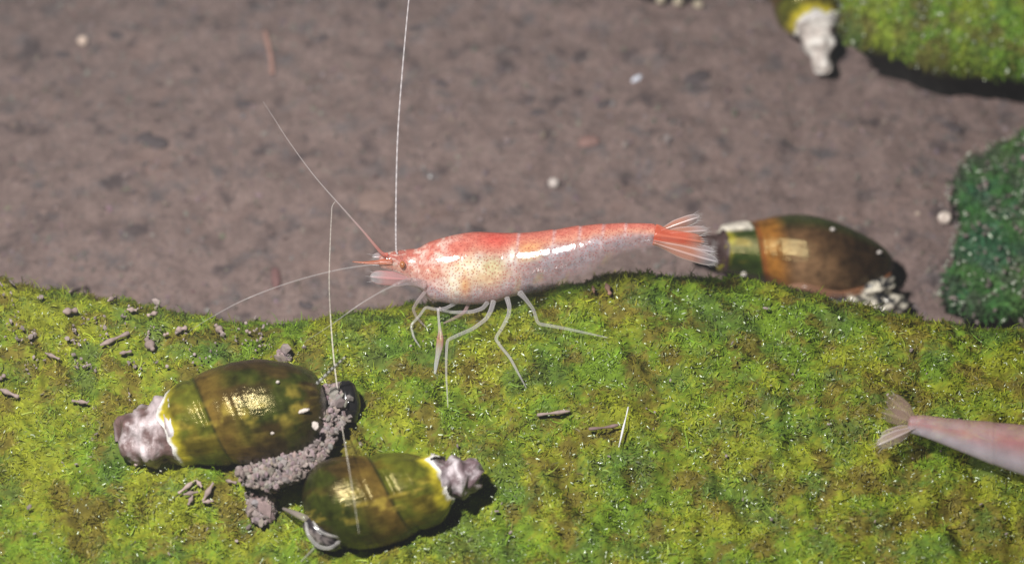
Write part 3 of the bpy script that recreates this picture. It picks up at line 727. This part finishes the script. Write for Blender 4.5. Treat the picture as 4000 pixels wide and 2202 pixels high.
for p1, p2, r in [((395, 1368), (505, 1320), 0.013), ((275, 1160), (340, 1140), 0.013), ((180, 1398), (235, 1422), 0.010), ((0, 1500), (22, 1485), 0.012),
                  ((5, 1540), (75, 1570), 0.013), ((470, 1400), (515, 1392), 0.010), ((575, 1345), (600, 1385), 0.024), ((500, 1228), (535, 1232), 0.013), ((580, 1252), (618, 1240), 0.012),
                  ((690, 1310), (730, 1300), 0.016), ((845, 1290), (870, 1320), 0.018), ((960, 1310), (980, 1320), 0.010), ((250, 1238), (300, 1232), 0.018), ((285, 1585), (345, 1592), 0.010),
                  ((425, 1195), (455, 1180), 0.012), ((530, 1835), (600, 1808), 0.012), ((620, 1825), (680, 1805), 0.012), ((700, 1945), (765, 1895), 0.011), ((770, 1895), (790, 1920), 0.011),
                  ((720, 1950), (775, 1940), 0.011), ((738, 1990), (755, 1955), 0.011), ((795, 1975), (835, 1905), 0.013), ((795, 1980), (835, 1975), 0.010), ((885, 1895), (925, 1905), 0.009),
                  ((2100, 1640), (2225, 1625), 0.010), ((640, 1330), (660, 1322), 0.009)]:
    lb, gr_ = GL, G
    if p1[1] > 1890: lb, gr_ = 'stubby grey-brown silt crumb beside the squarish silt pat', 'silt crumbs below the olive brown snail'
    elif p1[1] > 1800: lb, gr_ = 'grey-brown silt sliver under the broken tip of the olive brown snail', 'slivers under the broken tip'
    elif p1[0] > 2000: lb, gr_ = 'dull grey-brown sliver on algae below the shrimp legs', None
    elif p1 == (395, 1368): lb, gr_ = 'longest grey-brown silt sliver, slanting in algae above the olive brown snail', None
    elif p1 == (575, 1345): lb, gr_ = 'broad upright grey silt chip in algae above the olive brown snail', None
    elif p1[1] < 1260: lb, gr_ = 'small grey-brown silt flake at the crest of the mossy rock', 'silt flakes at the crest'
    stick('silt_flake', lb, 'flake', p1, p2, r, BRN * rng.uniform(0.8, 1.25), group=gr_)
stick('fibre', 'straight white fibre lying on the green algae', 'fibre', (2453, 1622), (2416, 1778), 0.0048, (0.80, 0.80, 0.86), 0.05)
stick('twig', 'thin dull brown twig touching the white fibre', 'twig', (2300, 1698), (2414, 1682), 0.009, (0.22, 0.15, 0.14), 0.035, bend=8)
for p1, p2, r in [((2367, 1128), (2382, 1168), 0.014), ((2315, 1140), (2320, 1162), 0.009)]:
    stick('pellet', 'reddish brown pellet on algae just behind the red shrimp' if r > 0.01 else 'tiny reddish pellet next to a bigger one on the algae', 'pellet', p1, p2, r, (0.30, 0.17, 0.13), 0.03)

# ------------------------------------------------------------------ bits on the silt bed
def bit(name, label, cat, px, py, rad, ang, c, seed, mat=None, lift=0.5, group=None):
    ca, sa = math.cos(ang), math.sin(ang)
    ax = np.array([(ca, sa, 0), (-sa, ca, 0), (0, 0, 1)])
    p = silt_point(px, py, rad[2] * lift); V, F = blob(p, ax, rad, 0.2, 2.0, seed, 18, 11)
    return tag(mesh_obj(name, V, F, mat or M_grain, colors=np.tile(np.array(c, float), (len(V), 1))), label, cat, group)
bit('sand_grain', 'round cream sand grain alone on open silt', 'grain', 322, 160, (0.026, 0.026, 0.024), 0, (0.74, 0.58, 0.48), 2)
bit('shell_fleck', 'oblong bluish white fleck on open silt', 'fleck', 2487, 308, (0.030, 0.013, 0.010), 0.65, (0.80, 0.84, 0.95), 3)
bit('sand_grain', 'dull pale grain on the silt above the red shrimp', 'grain', 2163, 714, (0.024, 0.026, 0.018), 0.2, (0.60, 0.53, 0.49), 5)
bit('sand_grain', 'tiny pale grain in front of the thick slab', 'grain', 3585, 834, (0.012, 0.010, 0.008), 0.2, (0.55, 0.44, 0.36), 6)
bit('sand_grain', 'tiny white speck above the brown snail', 'grain', 2995, 872, (0.008, 0.018, 0.006), -0.4, (0.66, 0.62, 0.58), 7)
bit('sand_grain', 'tiny white speck by the upright feeler of the red shrimp', 'grain', 1680, 690, (0.007, 0.007, 0.006), 0, (0.8, 0.8, 0.8), 16)
bit('debris_chip', 'dull orange flat chip half sunk in the silt', 'chip', 1462, 790, (0.09, 0.075, 0.012), 0.2, (0.255, 0.18, 0.155), 8, lift=0.1)
bit('debris_chip', 'small brick red chip in the silt above the shrimp tail', 'chip', 2300, 552, (0.05, 0.035, 0.016), 0.2, (0.27, 0.165, 0.145), 9, lift=0.2)
bit('debris_chip', 'dark red chip in the silt near the mossy crest', 'chip', 1078, 1085, (0.022, 0.06, 0.016), 0.1, (0.20, 0.11, 0.105), 10, lift=0.2)
for i, (px, py, s) in enumerate([(455, 140, 1.2), (610, 555, 1.5), (560, 535, 1.0), (245, 215, 0.9), (1195, 1190, 0.9), (1250, 152, 1.0), (2720, 305, 1.6), (2110, 440, 1.1), (2360, 405, 1.0), (3720, 500, 1.2), (1620, 110, 0.8), (960, 410, 1.1), (1720, 325, 0.9)]):
    bit('dark_fleck', 'small blackish fleck of debris sunk in the silt', 'fleck', px, py, (0.040 * s, 0.022 * s, 0.008 * s), rng.uniform(-0.6, 0.6), (0.10, 0.082, 0.085), 50 + i, lift=0.1, group='dark flecks on the silt')
# grain with a hole: a small ring
p = silt_point(3690, 850, 0.025)
th = np.linspace(0, 2 * math.pi, 29)
Vr, Fr = tube(np.array([p + 0.015 * (math.cos(t) * Rt + math.sin(t) * Up * 0.85) for t in th]), 0.0155, 10)
tag(mesh_obj('ring_grain', Vr, Fr, M_flesh, colors=np.tile([0.78, 0.66, 0.58], (len(Vr), 1))), 'cream ring-shaped grain with a hole beside the weedy stone', 'grain')
# reddish twig on the silt
Pt = np.array([silt_point(px, py, 0.015) for px, py in [(1035, 125), (1047, 175), (1060, 235), (1063, 288)]])
Vr, Fr = tube(spline(Pt, 14), 0.012, 8)
tag(mesh_obj('twig', Vr, Fr, M_grain, colors=np.tile([0.40, 0.235, 0.195], (len(Vr), 1))), 'faded reddish twig lying on the open silt', 'twig')

# ------------------------------------------------------------------ shrimps
def shrimp_body(name, dorsal, ventral, w, colfun, parent, mat, width=0.62, segs=(), n=260, m=72, uvo=0.0, wfun=None, lean=0.0):
    D = spline(dorsal, n * 2); Vt = spline(ventral, n * 2)
    # resample both by station parameter
    t = np.linspace(0, 1, n)
    D = np.column_stack([np.interp(t, np.linspace(0, 1, n * 2), D[:, k]) for k in (0, 1)])
    Vt = np.column_stack([np.interp(t, np.linspace(0, 1, n * 2), Vt[:, k]) for k in (0, 1)])
    ph = np.linspace(0, 2 * math.pi, m, endpoint=False)
    Vs = []; CC = []; UV = []
    for i in range(n):
        d, v = D[i], Vt[i]; c = (d + v) / 2; hh = np.linalg.norm(d - v) / 2000
        upv = ((d - v)[0] * Rt - (d - v)[1] * Up) / (np.linalg.norm(d - v) + 1e-9)
        step = 1.0
        for s in segs:
            pass
        if segs and c[0] >= segs[0]:
            k_ = max(k for k in range(len(segs)) if segs[k] <= c[0]); s1 = segs[k_ + 1] if k_ + 1 < len(segs) else 2 * segs[k_] - segs[k_ - 1] + 40
            q = min(1.0, (c[0] - segs[k_]) / (s1 - segs[k_])); step = 0.985 + 0.03 * q - 0.03 * smooth(0.94, 1.0, q)
        end = min(1.0, (i / 5.0) ** 0.5 if i < 5 else 1.0, ((n - 1 - i) / 9.0) ** 0.5 * 0.35 + 0.65 if i > n - 10 else 1.0)
        hd = hh * width * step * end; h2 = hh * step * end
        cp = unproj(c[0], c[1], w + (wfun(c[0]) if wfun else 0.0))
        so = np.sign(np.sin(ph)) * np.abs(np.sin(ph)) ** 0.9
        kk = Kc * math.cos(lean) + upv * 0
        Vs.append(cp + h2 * np.cos(ph)[:, None] * upv + hd * so[:, None] * kk)
        q = (1 - np.cos(ph)) / 2
        CC.append(colfun(np.full(m, c[0]), q, ph))
        UV.append(np.column_stack([np.full(m, c[0] / 1000 + uvo), np.where(ph < math.pi, ph, ph + 3.3) * max(hh, 0.02)]))
    Vs = np.vstack(Vs); I = np.arange(n * m).reshape(n, m); I2 = np.roll(I, -1, 1)
    Q = np.stack([I[:-1], I[1:], I2[1:], I2[:-1]], -1).reshape(-1, 4)
    caps = [np.array([list(I[0])]), np.array([list(I[-1][::-1])])]
    return mesh_obj(name, Vs, [Q] + caps, mat, parent, colors=np.vstack(CC), uv=np.vstack(UV))

def mixn(c, c2, f):
    f = np.asarray(f)[:, None]; return c * (1 - f) + np.array(c2) * f
def gauss(x, q, cx, cq, sx, sq): return np.exp(-((x - cx) / sx) ** 2 - ((q - cq) / sq) ** 2)
RED = (0.62, 0.15, 0.115); ORG = (0.66, 0.31, 0.21)
def col_main(x, q, ph):
    n1 = fbm(x / 55.0, q * 5 + 3, 5, 3); n2 = fbm(x / 22.0, q * 11 + 8, 8, 3)
    c = np.tile(np.array([0.43, 0.31, 0.315]), (len(x), 1))
    c = mixn(c, (0.43, 0.37, 0.40), smooth(0.45, 0.65, n1))
    # dorsal red
    edge = np.interp(x, [1490, 1600, 1700, 1800, 1860, 1960, 2015, 2080, 2150, 2350, 2500, 2580], [0.90, 0.85, 0.74, 0.58, 0.36, 0.30, 0.30, 0.32, 0.30, 0.30, 0.36, 0.45])
    f = smooth(edge + 0.10, edge - 0.13, q + 0.12 * (n1 - 0.5))
    c = mixn(c, ORG, f * 0.92)
    f = smooth(edge * 0.62 + 0.08, edge * 0.62 - 0.14, q + 0.1 * (n2 - 0.5)); c = mixn(c, RED, f * 0.75)
    c = mixn(c, (0.68, 0.09, 0.07), 0.7 * gauss(x, q, 1925, 0.1, 55, 0.16))
    # pale mottles of the head shield
    c = mixn(c, (0.74, 0.50, 0.42), 0.95 * gauss(x, q, 1690, 0.32, 60, 0.22) * smooth(0.36, 0.56, n2))
    c = mixn(c, (0.80, 0.58, 0.50), 0.75 * smooth(0.52, 0.66, n2) * smooth(1860, 1700, x))
    c = mixn(c, (0.62, 0.42, 0.42), 0.55 * gauss(x, q, 1640, 0.85, 70, 0.25))
    # gut: cream and amber seen through the shell
    c = mixn(c, (0.72, 0.48, 0.26), 0.85 * gauss(x, q, 1890, 0.62, 110, 0.17))
    c = mixn(c, (0.84, 0.74, 0.55), 0.95 * np.clip(gauss(x, q, 1830, 0.48, 70, 0.13) * 1.3, 0, 1))
    c = mixn(c, (0.86, 0.78, 0.62), 0.95 * np.clip(gauss(x, q, 1775, 0.70, 32, 0.16) * 1.3, 0, 1))
    c = mixn(c, (0.72, 0.36, 0.14), 0.8 * gauss(x, q, 1815, 0.73, 22, 0.14))
    c = mixn(c, (0.66, 0.60, 0.32), 0.75 * gauss(x, q, 1925, 0.47, 45, 0.12))
    c = mixn(c, (0.95, 0.93, 0.88), 0.8 * gauss(x, q, 1995, 0.36, 20, 0.11))
    c = mixn(c, (0.70, 0.34, 0.12), 0.7 * gauss(x, q, 2060, 0.28, 55, 0.12))
    c = mixn(c, (0.72, 0.58, 0.30), 0.7 * gauss(x, q, 2065, 0.40, 50, 0.07))
    # belly of the abdomen: yellowish patches
    c = mixn(c, (0.56, 0.48, 0.16), 0.75 * smooth(0.62, 0.85, q) * smooth(0.48, 0.62, fbm(x / 45.0, q * 3, 31, 2)) * smooth(2000, 2080, x) * smooth(2420, 2330, x))
    # joints between rings: clear lines
    for s in (2012, 2152, 2255, 2346, 2437):
        c = mixn(c, (0.66, 0.56, 0.58), (0.50 - 0.35 * q) * np.exp(-((x - s) / 6.0) ** 2))
    c = mixn(c, (0.70, 0.62, 0.62), 0.5 * np.exp(-((x - 2575) / 6.0) ** 2))
    al = 0.82 - 0.20 * smooth(0.45, 0.9, q) * smooth(1990, 2080, x) - 0.34 * smooth(1660, 1560, x) - 0.22 * smooth(0.75, 1.0, q)
    al -= 0.34 * smooth(0.35, 0.6, q) * smooth(2020, 2100, x)
    return np.column_stack([c, al])

W0 = depth_over(1860, 1120, 0.115)
W0 = min(W0, DIST - 0.1)
foot0 = rock_hit(1900, 1400)[0]
sh = thing('red_shrimp', 'red-backed translucent shrimp with speckled flanks standing on the mossy rock', 'shrimp', foot0)
DOR = [(1478, 1012), (1492, 992), (1540, 980), (1593, 974), (1634, 969), (1673, 948), (1735, 928), (1794, 915), (1859, 907), (1972, 911), (2016, 910), (2090, 906), (2152, 899), (2254, 884), (2346, 876), (2437, 872), (2529, 873), (2582, 880)]
VEN = [(1478, 1030), (1492, 1052), (1545, 1070), (1596, 1106), (1640, 1128), (1680, 1166), (1745, 1182), (1800, 1187), (1860, 1187), (1930, 1181), (1985, 1163), (2060, 1146), (2123, 1134), (2230, 1104), (2320, 1064), (2420, 1004), (2510, 977), (2582, 970)]
body = shrimp_body('body', DOR, VEN, W0, col_main, sh, M_skin, 0.60, (2012, 2152, 2255, 2346, 2437), wfun=lambda x: -0.16 * max(0.0, x - 1950) / 1000)
W0T = W0 - 0.098

def leaf(name, base, tip, wd, w, c1, c2, parent, alpha=(0.85, 0.45), curve=0.0, hairs=10, toward=0.0, edge=(0.75, 0.68, 0.68), fat=0.5, basef=0.30):
    """thin fan blade, a real plate with thickness, keel and fringe"""
    b0 = np.array(base, float); t0 = np.array(tip, float); d = t0 - b0; ln = np.linalg.norm(d); d /= ln; nrm = np.array([-d[1], d[0]])
    ns, nw = 26, 9; Vt = []; Vb = []; Ct = []
    for i in range(ns):
        s = i / (ns - 1)
        hw = wd * (basef + (1 - basef) * smooth(0.0, fat, s)) * math.sqrt(max(1e-4, 1 - max(0, (s - 0.72) / 0.28) ** 2))
        cen = b0 + d * ln * s + nrm * curve * math.sin(s * 1.6) * 1000
        for j in range(nw):
            v = -1 + 2 * j / (nw - 1); p = cen + nrm * hw * v * 1000
            dp = w - toward * s + 0.012 * v * v - 0.006 * (abs(v) < 0.15)
            Vt.append(unproj(p[0], p[1], dp)); Vb.append(unproj(p[0], p[1], dp + 0.005))
            f = smooth(0.55, 0.95, s); cc = np.array(c1) * (1 - f) + np.array(c2) * f
            ed = max(smooth(0.72, 0.97, abs(v)), 0.7 * (abs(v) < 0.14)); cc = cc * (1 - 0.7 * ed) + np.array(edge) * 0.7 * ed
            al = alpha[0] * (1 - f) + alpha[1] * f; al = al + (0.95 - al) * 0.6 * ed
            Ct.append([*cc, al])
    I = np.arange(ns * nw).reshape(ns, nw); q = np.stack([I[:-1, :-1], I[1:, :-1], I[1:, 1:], I[:-1, 1:]], -1).reshape(-1, 4)
    k = ns * nw; bd = list(I[0]) + list(I[1:, -1]) + list(I[-1, ::-1][1:]) + list(I[::-1, 0][1:-1])
    bd = np.array(bd); nx_ = np.roll(bd, -1)
    side = np.stack([bd, nx_, nx_ + k, bd + k], -1)
    parts = [(np.array(Vt + Vb), [np.vstack([q, q[:, ::-1] + k, side])])]
    CC = [np.array(Ct + Ct)]
    for h in range(hairs):
        v = -1 + 2 * (h + 0.5) / hairs
        hw = wd * 0.85; p = b0 + d * ln * (0.93 - 0.10 * v * v) + nrm * (hw * v + curve * math.sin(1.6)) * 1000
        p2 = p + (d + nrm * v * 0.35) * rng.uniform(16, 34)
        Vh, Fh = tube(np.array([unproj(p[0], p[1], w - toward), unproj((p + p2)[0] / 2, (p + p2)[1] / 2, w - toward), unproj(p2[0], p2[1], w - toward)]), np.array([0.0012, 0.001, 0.0006]), 4)
        parts.append((Vh, Fh)); CC.append(np.tile([0.62, 0.58, 0.58, 0.35], (len(Vh), 1)))
    Vv, Fv = merge(parts)
    return mesh_obj(name, Vv, Fv, M_fan, parent, colors=np.vstack(CC))
FO = (0.62, 0.26, 0.17); FC = (0.56, 0.46, 0.46)
leaf('tail_blade', (2562, 908), (2738, 854), 0.021, W0T + 0.07, FO, FC, sh, (0.36, 0.14), -0.008, 9, 0.02)
leaf('tail_blade', (2562, 915), (2768, 904), 0.021, W0T + 0.04, FO, FC, sh, (0.36, 0.14), -0.004, 9, 0.0)
leaf('tail_blade', (2552, 948), (2808, 1014), 0.026, W0T - 0.045, FO, (0.62, 0.60, 0.64), sh, (0.36, 0.14), 0.010, 12, 0.0)
leaf('tail_blade', (2555, 938), (2796, 982), 0.022, W0T - 0.03, FO, (0.62, 0.60, 0.64), sh, (0.36, 0.14), 0.004, 12, 0.0)
leaf('tail_spine', (2556, 916), (2752, 952), 0.027, W0T - 0.034, (0.68, 0.12, 0.06), FO, sh, (0.5, 0.22), -0.006, 6, 0.0, (0.72, 0.25, 0.16), 0.30, 1.55)
# head gear
limb('beak', [(1530, 1022, W0 - 0.03), (1480, 1024, W0 - 0.03), (1430, 1026, W0 - 0.02), (1378, 1022, W0 - 0.01)], [0.012, 0.009, 0.005, 0.0015], (0.72, 0.20, 0.09), sh, M_leg, 24, 10, alpha=0.8, label='slender orange pointed beak')
leaf('feeler_scale', (1606, 1092), (1444, 1076), 0.028, W0 - 0.06, (0.66, 0.34, 0.34), (0.60, 0.60, 0.62), sh, (0.32, 0.2), -0.004, 3, 0.02, (0.62, 0.25, 0.25))
leaf('feeler_scale', (1560, 1005), (1452, 1004), 0.018, W0 + 0.05, (0.66, 0.34, 0.34), (0.60, 0.60, 0.62), sh, (0.35, 0.2), 0.0, 2, 0.0, (0.66, 0.40, 0.40))
limb('feeler_stalk', [(1660, 1112, W0 - 0.05), (1605, 1100, W0 - 0.07), (1562, 1108, W0 - 0.08), (1535, 1116, W0 - 0.08)], [0.018, 0.016, 0.011, 0.006], (0.58, 0.46, 0.47), sh, M_leg, 20, 10, alpha=0.45)
V, F = blob(unproj(1572, 1034, W0 - 0.052), IMG, (0.011, 0.015, 0.012), 0.05, 2, 3, 20, 12)
mesh_obj('eye', V, F, M_flesh, sh, colors=np.tile([0.40, 0.15, 0.06], (len(V), 1)))
V, F = blob(unproj(1632, 1046, W0 - 0.078), IMG, (0.007, 0.008, 0.007), 0.05, 2, 3, 12, 8)
def ant_col(base, tip, f0, a0, a1, bead=0.0):
    def f(t):
        k = smooth(0.0, f0, t)[:, None]; c = np.array(base) * (1 - k) + np.array(tip) * k
        c = c * (1 + bead * np.sin(t * 900)[:, None])
        return np.column_stack([np.clip(c, 0, 1), a0 + (a1 - a0) * t])
    return f
PALE = (0.74, 0.66, 0.66)
limb('antenna', [(1512, 996, W0 - 0.03), (1488, 985, W0 - 0.04), (1420, 905, W0 - 0.06), (1340, 815, W0 - 0.10), (1230, 690, W0 - 0.16), (1130, 555, W0 - 0.22), (1070, 462, W0 - 0.26), (1028, 398, W0 - 0.3)], [0.009, 0.0065, 0.0042, 0.0030, 0.0023, 0.0018, 0.0014, 0.001], PALE, sh, M_leg, 120, 8,
     cfun=ant_col((0.78, 0.16, 0.10), PALE, 0.5, 0.95, 0.5), label='long feeler red at its root fading to white')
limb('antenna', [(1552, 992, W0 - 0.03), (1547, 960, W0 - 0.03), (1547, 800, W0 - 0.04), (1553, 550, W0 - 0.06), (1570, 300, W0 - 0.08), (1597, 0, W0 - 0.10), (1622, -220, W0 - 0.12), (1652, -420, W0 - 0.14)], [0.0033, 0.0036, 0.0034, 0.0033, 0.003, 0.0026, 0.002, 0.001], PALE, sh, M_leg, 200, 8,
     cfun=ant_col((0.80, 0.76, 0.78), (0.82, 0.76, 0.78), 0.3, 0.95, 0.9, 0.25), label='long white feeler standing straight up')
r_end = depth_of(rock_hit(760, 1300)[0])
limb('antenna', [(1480, 1034, W0 - 0.03), (1430, 1036, W0 - 0.03), (1300, 1058, W0 - 0.06), (1130, 1104, W0 - 0.10), (960, 1168, W0 - 0.12), (830, 1236, W0 - 0.10), (740, 1292, min(W0 - 0.05, r_end - 0.1))], [0.0035, 0.0032, 0.0028, 0.0028, 0.0026, 0.002, 0.001], PALE, sh, M_leg, 100, 8,
     cfun=ant_col((0.66, 0.6, 0.6), (0.64, 0.60, 0.60), 0.3, 0.5, 0.35))
r_end = depth_of(rock_hit(1190, 1335)[0])
limb('antenna', [(1545, 1112, W0 - 0.08), (1490, 1138, W0 - 0.09), (1400, 1192, W0 - 0.10), (1290, 1270, W0 - 0.10), (1190, 1335, min(W0 - 0.08, r_end - 0.08))], [0.005, 0.0034, 0.003, 0.002, 0.001], PALE, sh, M_leg, 80, 8,
     cfun=ant_col((0.66, 0.6, 0.6), (0.64, 0.60, 0.60), 0.3, 0.45, 0.28))
E = [(1312, 784), (1298, 806), (1295, 840), (1290, 950), (1286, 1100), (1292, 1250), (1304, 1400), (1318, 1520), (1332, 1640), (1352, 1760), (1375, 1900), (1402, 2080)]
EE = []
for i, (px, py) in enumerate(E):
    f = smooth(1150, 1450, py); dr = depth_of(rock_hit(px, py)[0]) - (0.16 if py < 1700 else 0.42)
    EE.append((px, py, float((W0 - 0.09) * (1 - f) + min(dr, W0 - 0.02) * f) if py > 1000 else W0 - 0.085))
limb('antenna', EE, 0.62 * np.array([0.002, 0.003, 0.0034, 0.0038, 0.0044, 0.0050, 0.0052, 0.0042, 0.003, 0.0024, 0.0014]), PALE, sh, M_leg, 220, 8,
     cfun=ant_col((0.72, 0.66, 0.62), (0.80, 0.74, 0.64), 0.5, 0.75, 0.7, 0.2), label='fine white feeler hanging straight down past the snails')

# legs: first the far ones, then the near ones; feet touch the algae
LEG = (0.74, 0.69, 0.71)
def leg(pts, radii, off0, touch=True, c=LEG, alpha=0.5, name='leg', n=40, cf=None):
    lens = np.concatenate([[0], np.cumsum([math.dist(pts[i], pts[i + 1]) for i in range(len(pts) - 1)])]); lens /= lens[-1]
    w_end = depth_of(rock_hit(*pts[-1])[0]) - (0.035 if touch else 0.09)
    w_st = W0 - off0
    out_ = []
    for (px, py), s in zip(pts, lens):
        w_ = w_st * (1 - s) + w_end * s
        if py > 1205: w_ = min(w_, depth_of(rock_hit(px, py)[0]) - 0.035)
        out_.append((px, py, w_))
    # keep joints crisp: sample straight pieces with short blends
    P = []
    for i in range(len(out_) - 1):
        for t in (np.linspace(0, 1, 7)[:-1] if i < len(out_) - 2 else np.linspace(0, 1, 7)):
            P.append(tuple(np.array(out_[i]) * (1 - t) + np.array(out_[i + 1]) * t))
    P = np.array(P)
    for _ in range(2): P[1:-1] = (P[:-2] + 2 * P[1:-1] + P[2:]) / 4
    return limb(name, [tuple(p) for p in P], 0.66 * np.array(radii), c, sh, M_leg, len(P), 10, alpha=alpha, sp=False, cfun=cf)
leg([(1835, 1180), (1812, 1222), (1770, 1245), (1733, 1262)], [0.011, 0.010, 0.009, 0.005], -0.02, False, (0.62, 0.42, 0.42))
leg([(1790, 1178), (1740, 1205), (1700, 1208), (1662, 1199), (1640, 1232), (1604, 1270), (1617, 1320), (1642, 1356)], [0.011, 0.010, 0.009, 0.008, 0.008, 0.007, 0.003], 0.0, True)
leg([(1660, 1140), (1630, 1178), (1613, 1207), (1626, 1238), (1650, 1264), (1672, 1284)], [0.011, 0.010, 0.008, 0.006, 0.003], 0.04, True, (0.68, 0.55, 0.55))
leg([(1905, 1180), (1886, 1204), (1845, 1218), (1770, 1220), (1712, 1209)], [0.014, 0.012, 0.010, 0.008], 0.03, False)
def claw(t):
    k = np.exp(-((t - 0.45) / 0.16) ** 2)[:, None]; k2 = smooth(0.72, 0.95, t)[:, None]
    c = np.array(LEG) * (1 - k) + np.array([0.60, 0.28, 0.25]) * k; c = c * (1 - k2) + np.array([0.72, 0.76, 0.86]) * k2
    return np.column_stack([c, 0.6 + 0.2 * k[:, 0]])
leg([(1711, 1206), (1715, 1262), (1720, 1300), (1719, 1340), (1712, 1378), (1704, 1420), (1699, 1458)], [0.008, 0.007, 0.010, 0.021, 0.021, 0.014, 0.012, 0.006], 0.06, True, name='claw', cf=claw)
leg([(1928, 1176), (1918, 1212), (1900, 1245), (1847, 1284), (1790, 1308), (1747, 1328), (1743, 1390), (1743, 1470), (1750, 1590)], [0.016, 0.014, 0.012, 0.011, 0.010, 0.008, 0.006, 0.003], 0.05)
leg([(1980, 1162), (1990, 1195), (1988, 1228), (1962, 1280), (1934, 1322), (1960, 1358), (1992, 1396), (2025, 1458), (2056, 1515)], [0.016, 0.013, 0.011, 0.010, 0.009, 0.009, 0.007, 0.003], 0.07)
leg([(2030, 1142), (2052, 1166), (2084, 1208), (2101, 1264), (2150, 1272), (2215, 1284), (2290, 1300), (2372, 1318)], [0.020, 0.013, 0.010, 0.010, 0.010, 0.009, 0.007, 0.003], 0.06)

# ---- second shrimp, tail end at the right
def col_second(x, q, ph):
    n1 = fbm(x / 70.0, q * 4 + 3, 15, 3)
    c = np.tile(np.array([0.50, 0.32, 0.34]), (len(x), 1))
    c = mixn(c, (0.56, 0.51, 0.57), smooth(0.45, 0.8, q) * 0.8)
    c = mixn(c, (0.55, 0.18, 0.19), 0.55 * np.exp(-((q - 0.36) / 0.14) ** 2) * smooth(0.30, 0.5, n1))
    c = mixn(c, (0.40, 0.20, 0.19), 0.5 * smooth(0.22, 0.05, q))
    return np.column_stack([c, np.full(len(x), 0.5)])
W2 = depth_over(3850, 1760, 0.13)
sh2 = thing('pale_shrimp', 'pale lilac shrimp with faint red streak, its tail fan spread over algae', 'shrimp', rock_hit(3900, 1900)[0])
shrimp_body('body', [(3545, 1628), (3600, 1622), (3700, 1634), (3850, 1648), (4000, 1664), (4150, 1690), (4350, 1700), (4550, 1760), (4750, 1880)],
            [(3545, 1690), (3600, 1702), (3700, 1740), (3850, 1800), (4000, 1852), (4150, 1900), (4350, 1985), (4550, 2000), (4740, 1930)], W2, col_second, sh2, M_skin2, 0.62, (3760, 3880), n=200, uvo=4.0)
G2 = (0.42, 0.30, 0.27)
leaf('tail_blade', (3575, 1672), (3425, 1740), 0.026, W2 - 0.02, G2, (0.50, 0.42, 0.36), sh2, (0.4, 0.35), 0.0, 5)
leaf('tail_blade', (3578, 1660), (3440, 1705), 0.020, W2 + 0.0, G2, (0.45, 0.38, 0.32), sh2, (0.3, 0.25), 0.0, 4)
leaf('tail_blade', (3580, 1645), (3470, 1548), 0.034, W2 + 0.02, (0.36, 0.24, 0.20), (0.30, 0.22, 0.16), sh2, (0.42, 0.2), 0.0, 3, 0.0, (0.34, 0.26, 0.2))
leaf('tail_blade', (3575, 1650), (3450, 1612), 0.030, W2 + 0.01, (0.36, 0.24, 0.20), (0.30, 0.22, 0.16), sh2, (0.36, 0.18), 0.0, 3, 0.0, (0.34, 0.26, 0.2))
for xx in (4250, 4350, 4450):
    h = rock_hit(xx, 2080)[0]
    P0 = unproj(xx, 1960, W2)
    V_, F_ = tube(spline(np.array([P0, (P0 + h) / 2 + Kc * 0.05 + Rt * 0.03, h]), 14), 0.009, 8)
    mesh_obj('leg', V_, F_, M_leg, sh2, colors=np.tile([*LEG, 0.6], (len(V_), 1)))
print('W0', W0, 'W2', W2, 'tris', sum(len(o.data.polygons) for o in bpy.data.objects if o.type == 'MESH'))

# ------------------------------------------------------------------ the water's faint veil
M_haze = bpy.data.materials.new('water_veil'); M_haze.use_nodes = True
nt = M_haze.node_tree; nt.nodes.clear()
mo = nt.nodes.new('ShaderNodeOutputMaterial'); pv = nt.nodes.new('ShaderNodeVolumePrincipled')
pv.inputs['Color'].default_value = (0.86, 0.90, 0.95, 1); pv.inputs['Density'].default_value = 0.006; pv.inputs['Anisotropy'].default_value = 0.0
nt.links.new(pv.outputs[0], mo.inputs['Volume'])
hb = [(-64, -64, -1.2), (64, -64, -1.2), (64, 66, -1.2), (-64, 66, -1.2), (-64, -64, 12.6), (64, -64, 12.6), (64, 66, 12.6), (-64, 66, 12.6)]
hz = mesh_obj('haze', np.array(hb, float), [(0, 3, 2, 1), (4, 5, 6, 7), (0, 1, 5, 4), (1, 2, 6, 5), (2, 3, 7, 6), (3, 0, 4, 7)], M_haze, smoothed=False)
tag(hz, 'faint milky veil of the water', None, None, 'stuff')
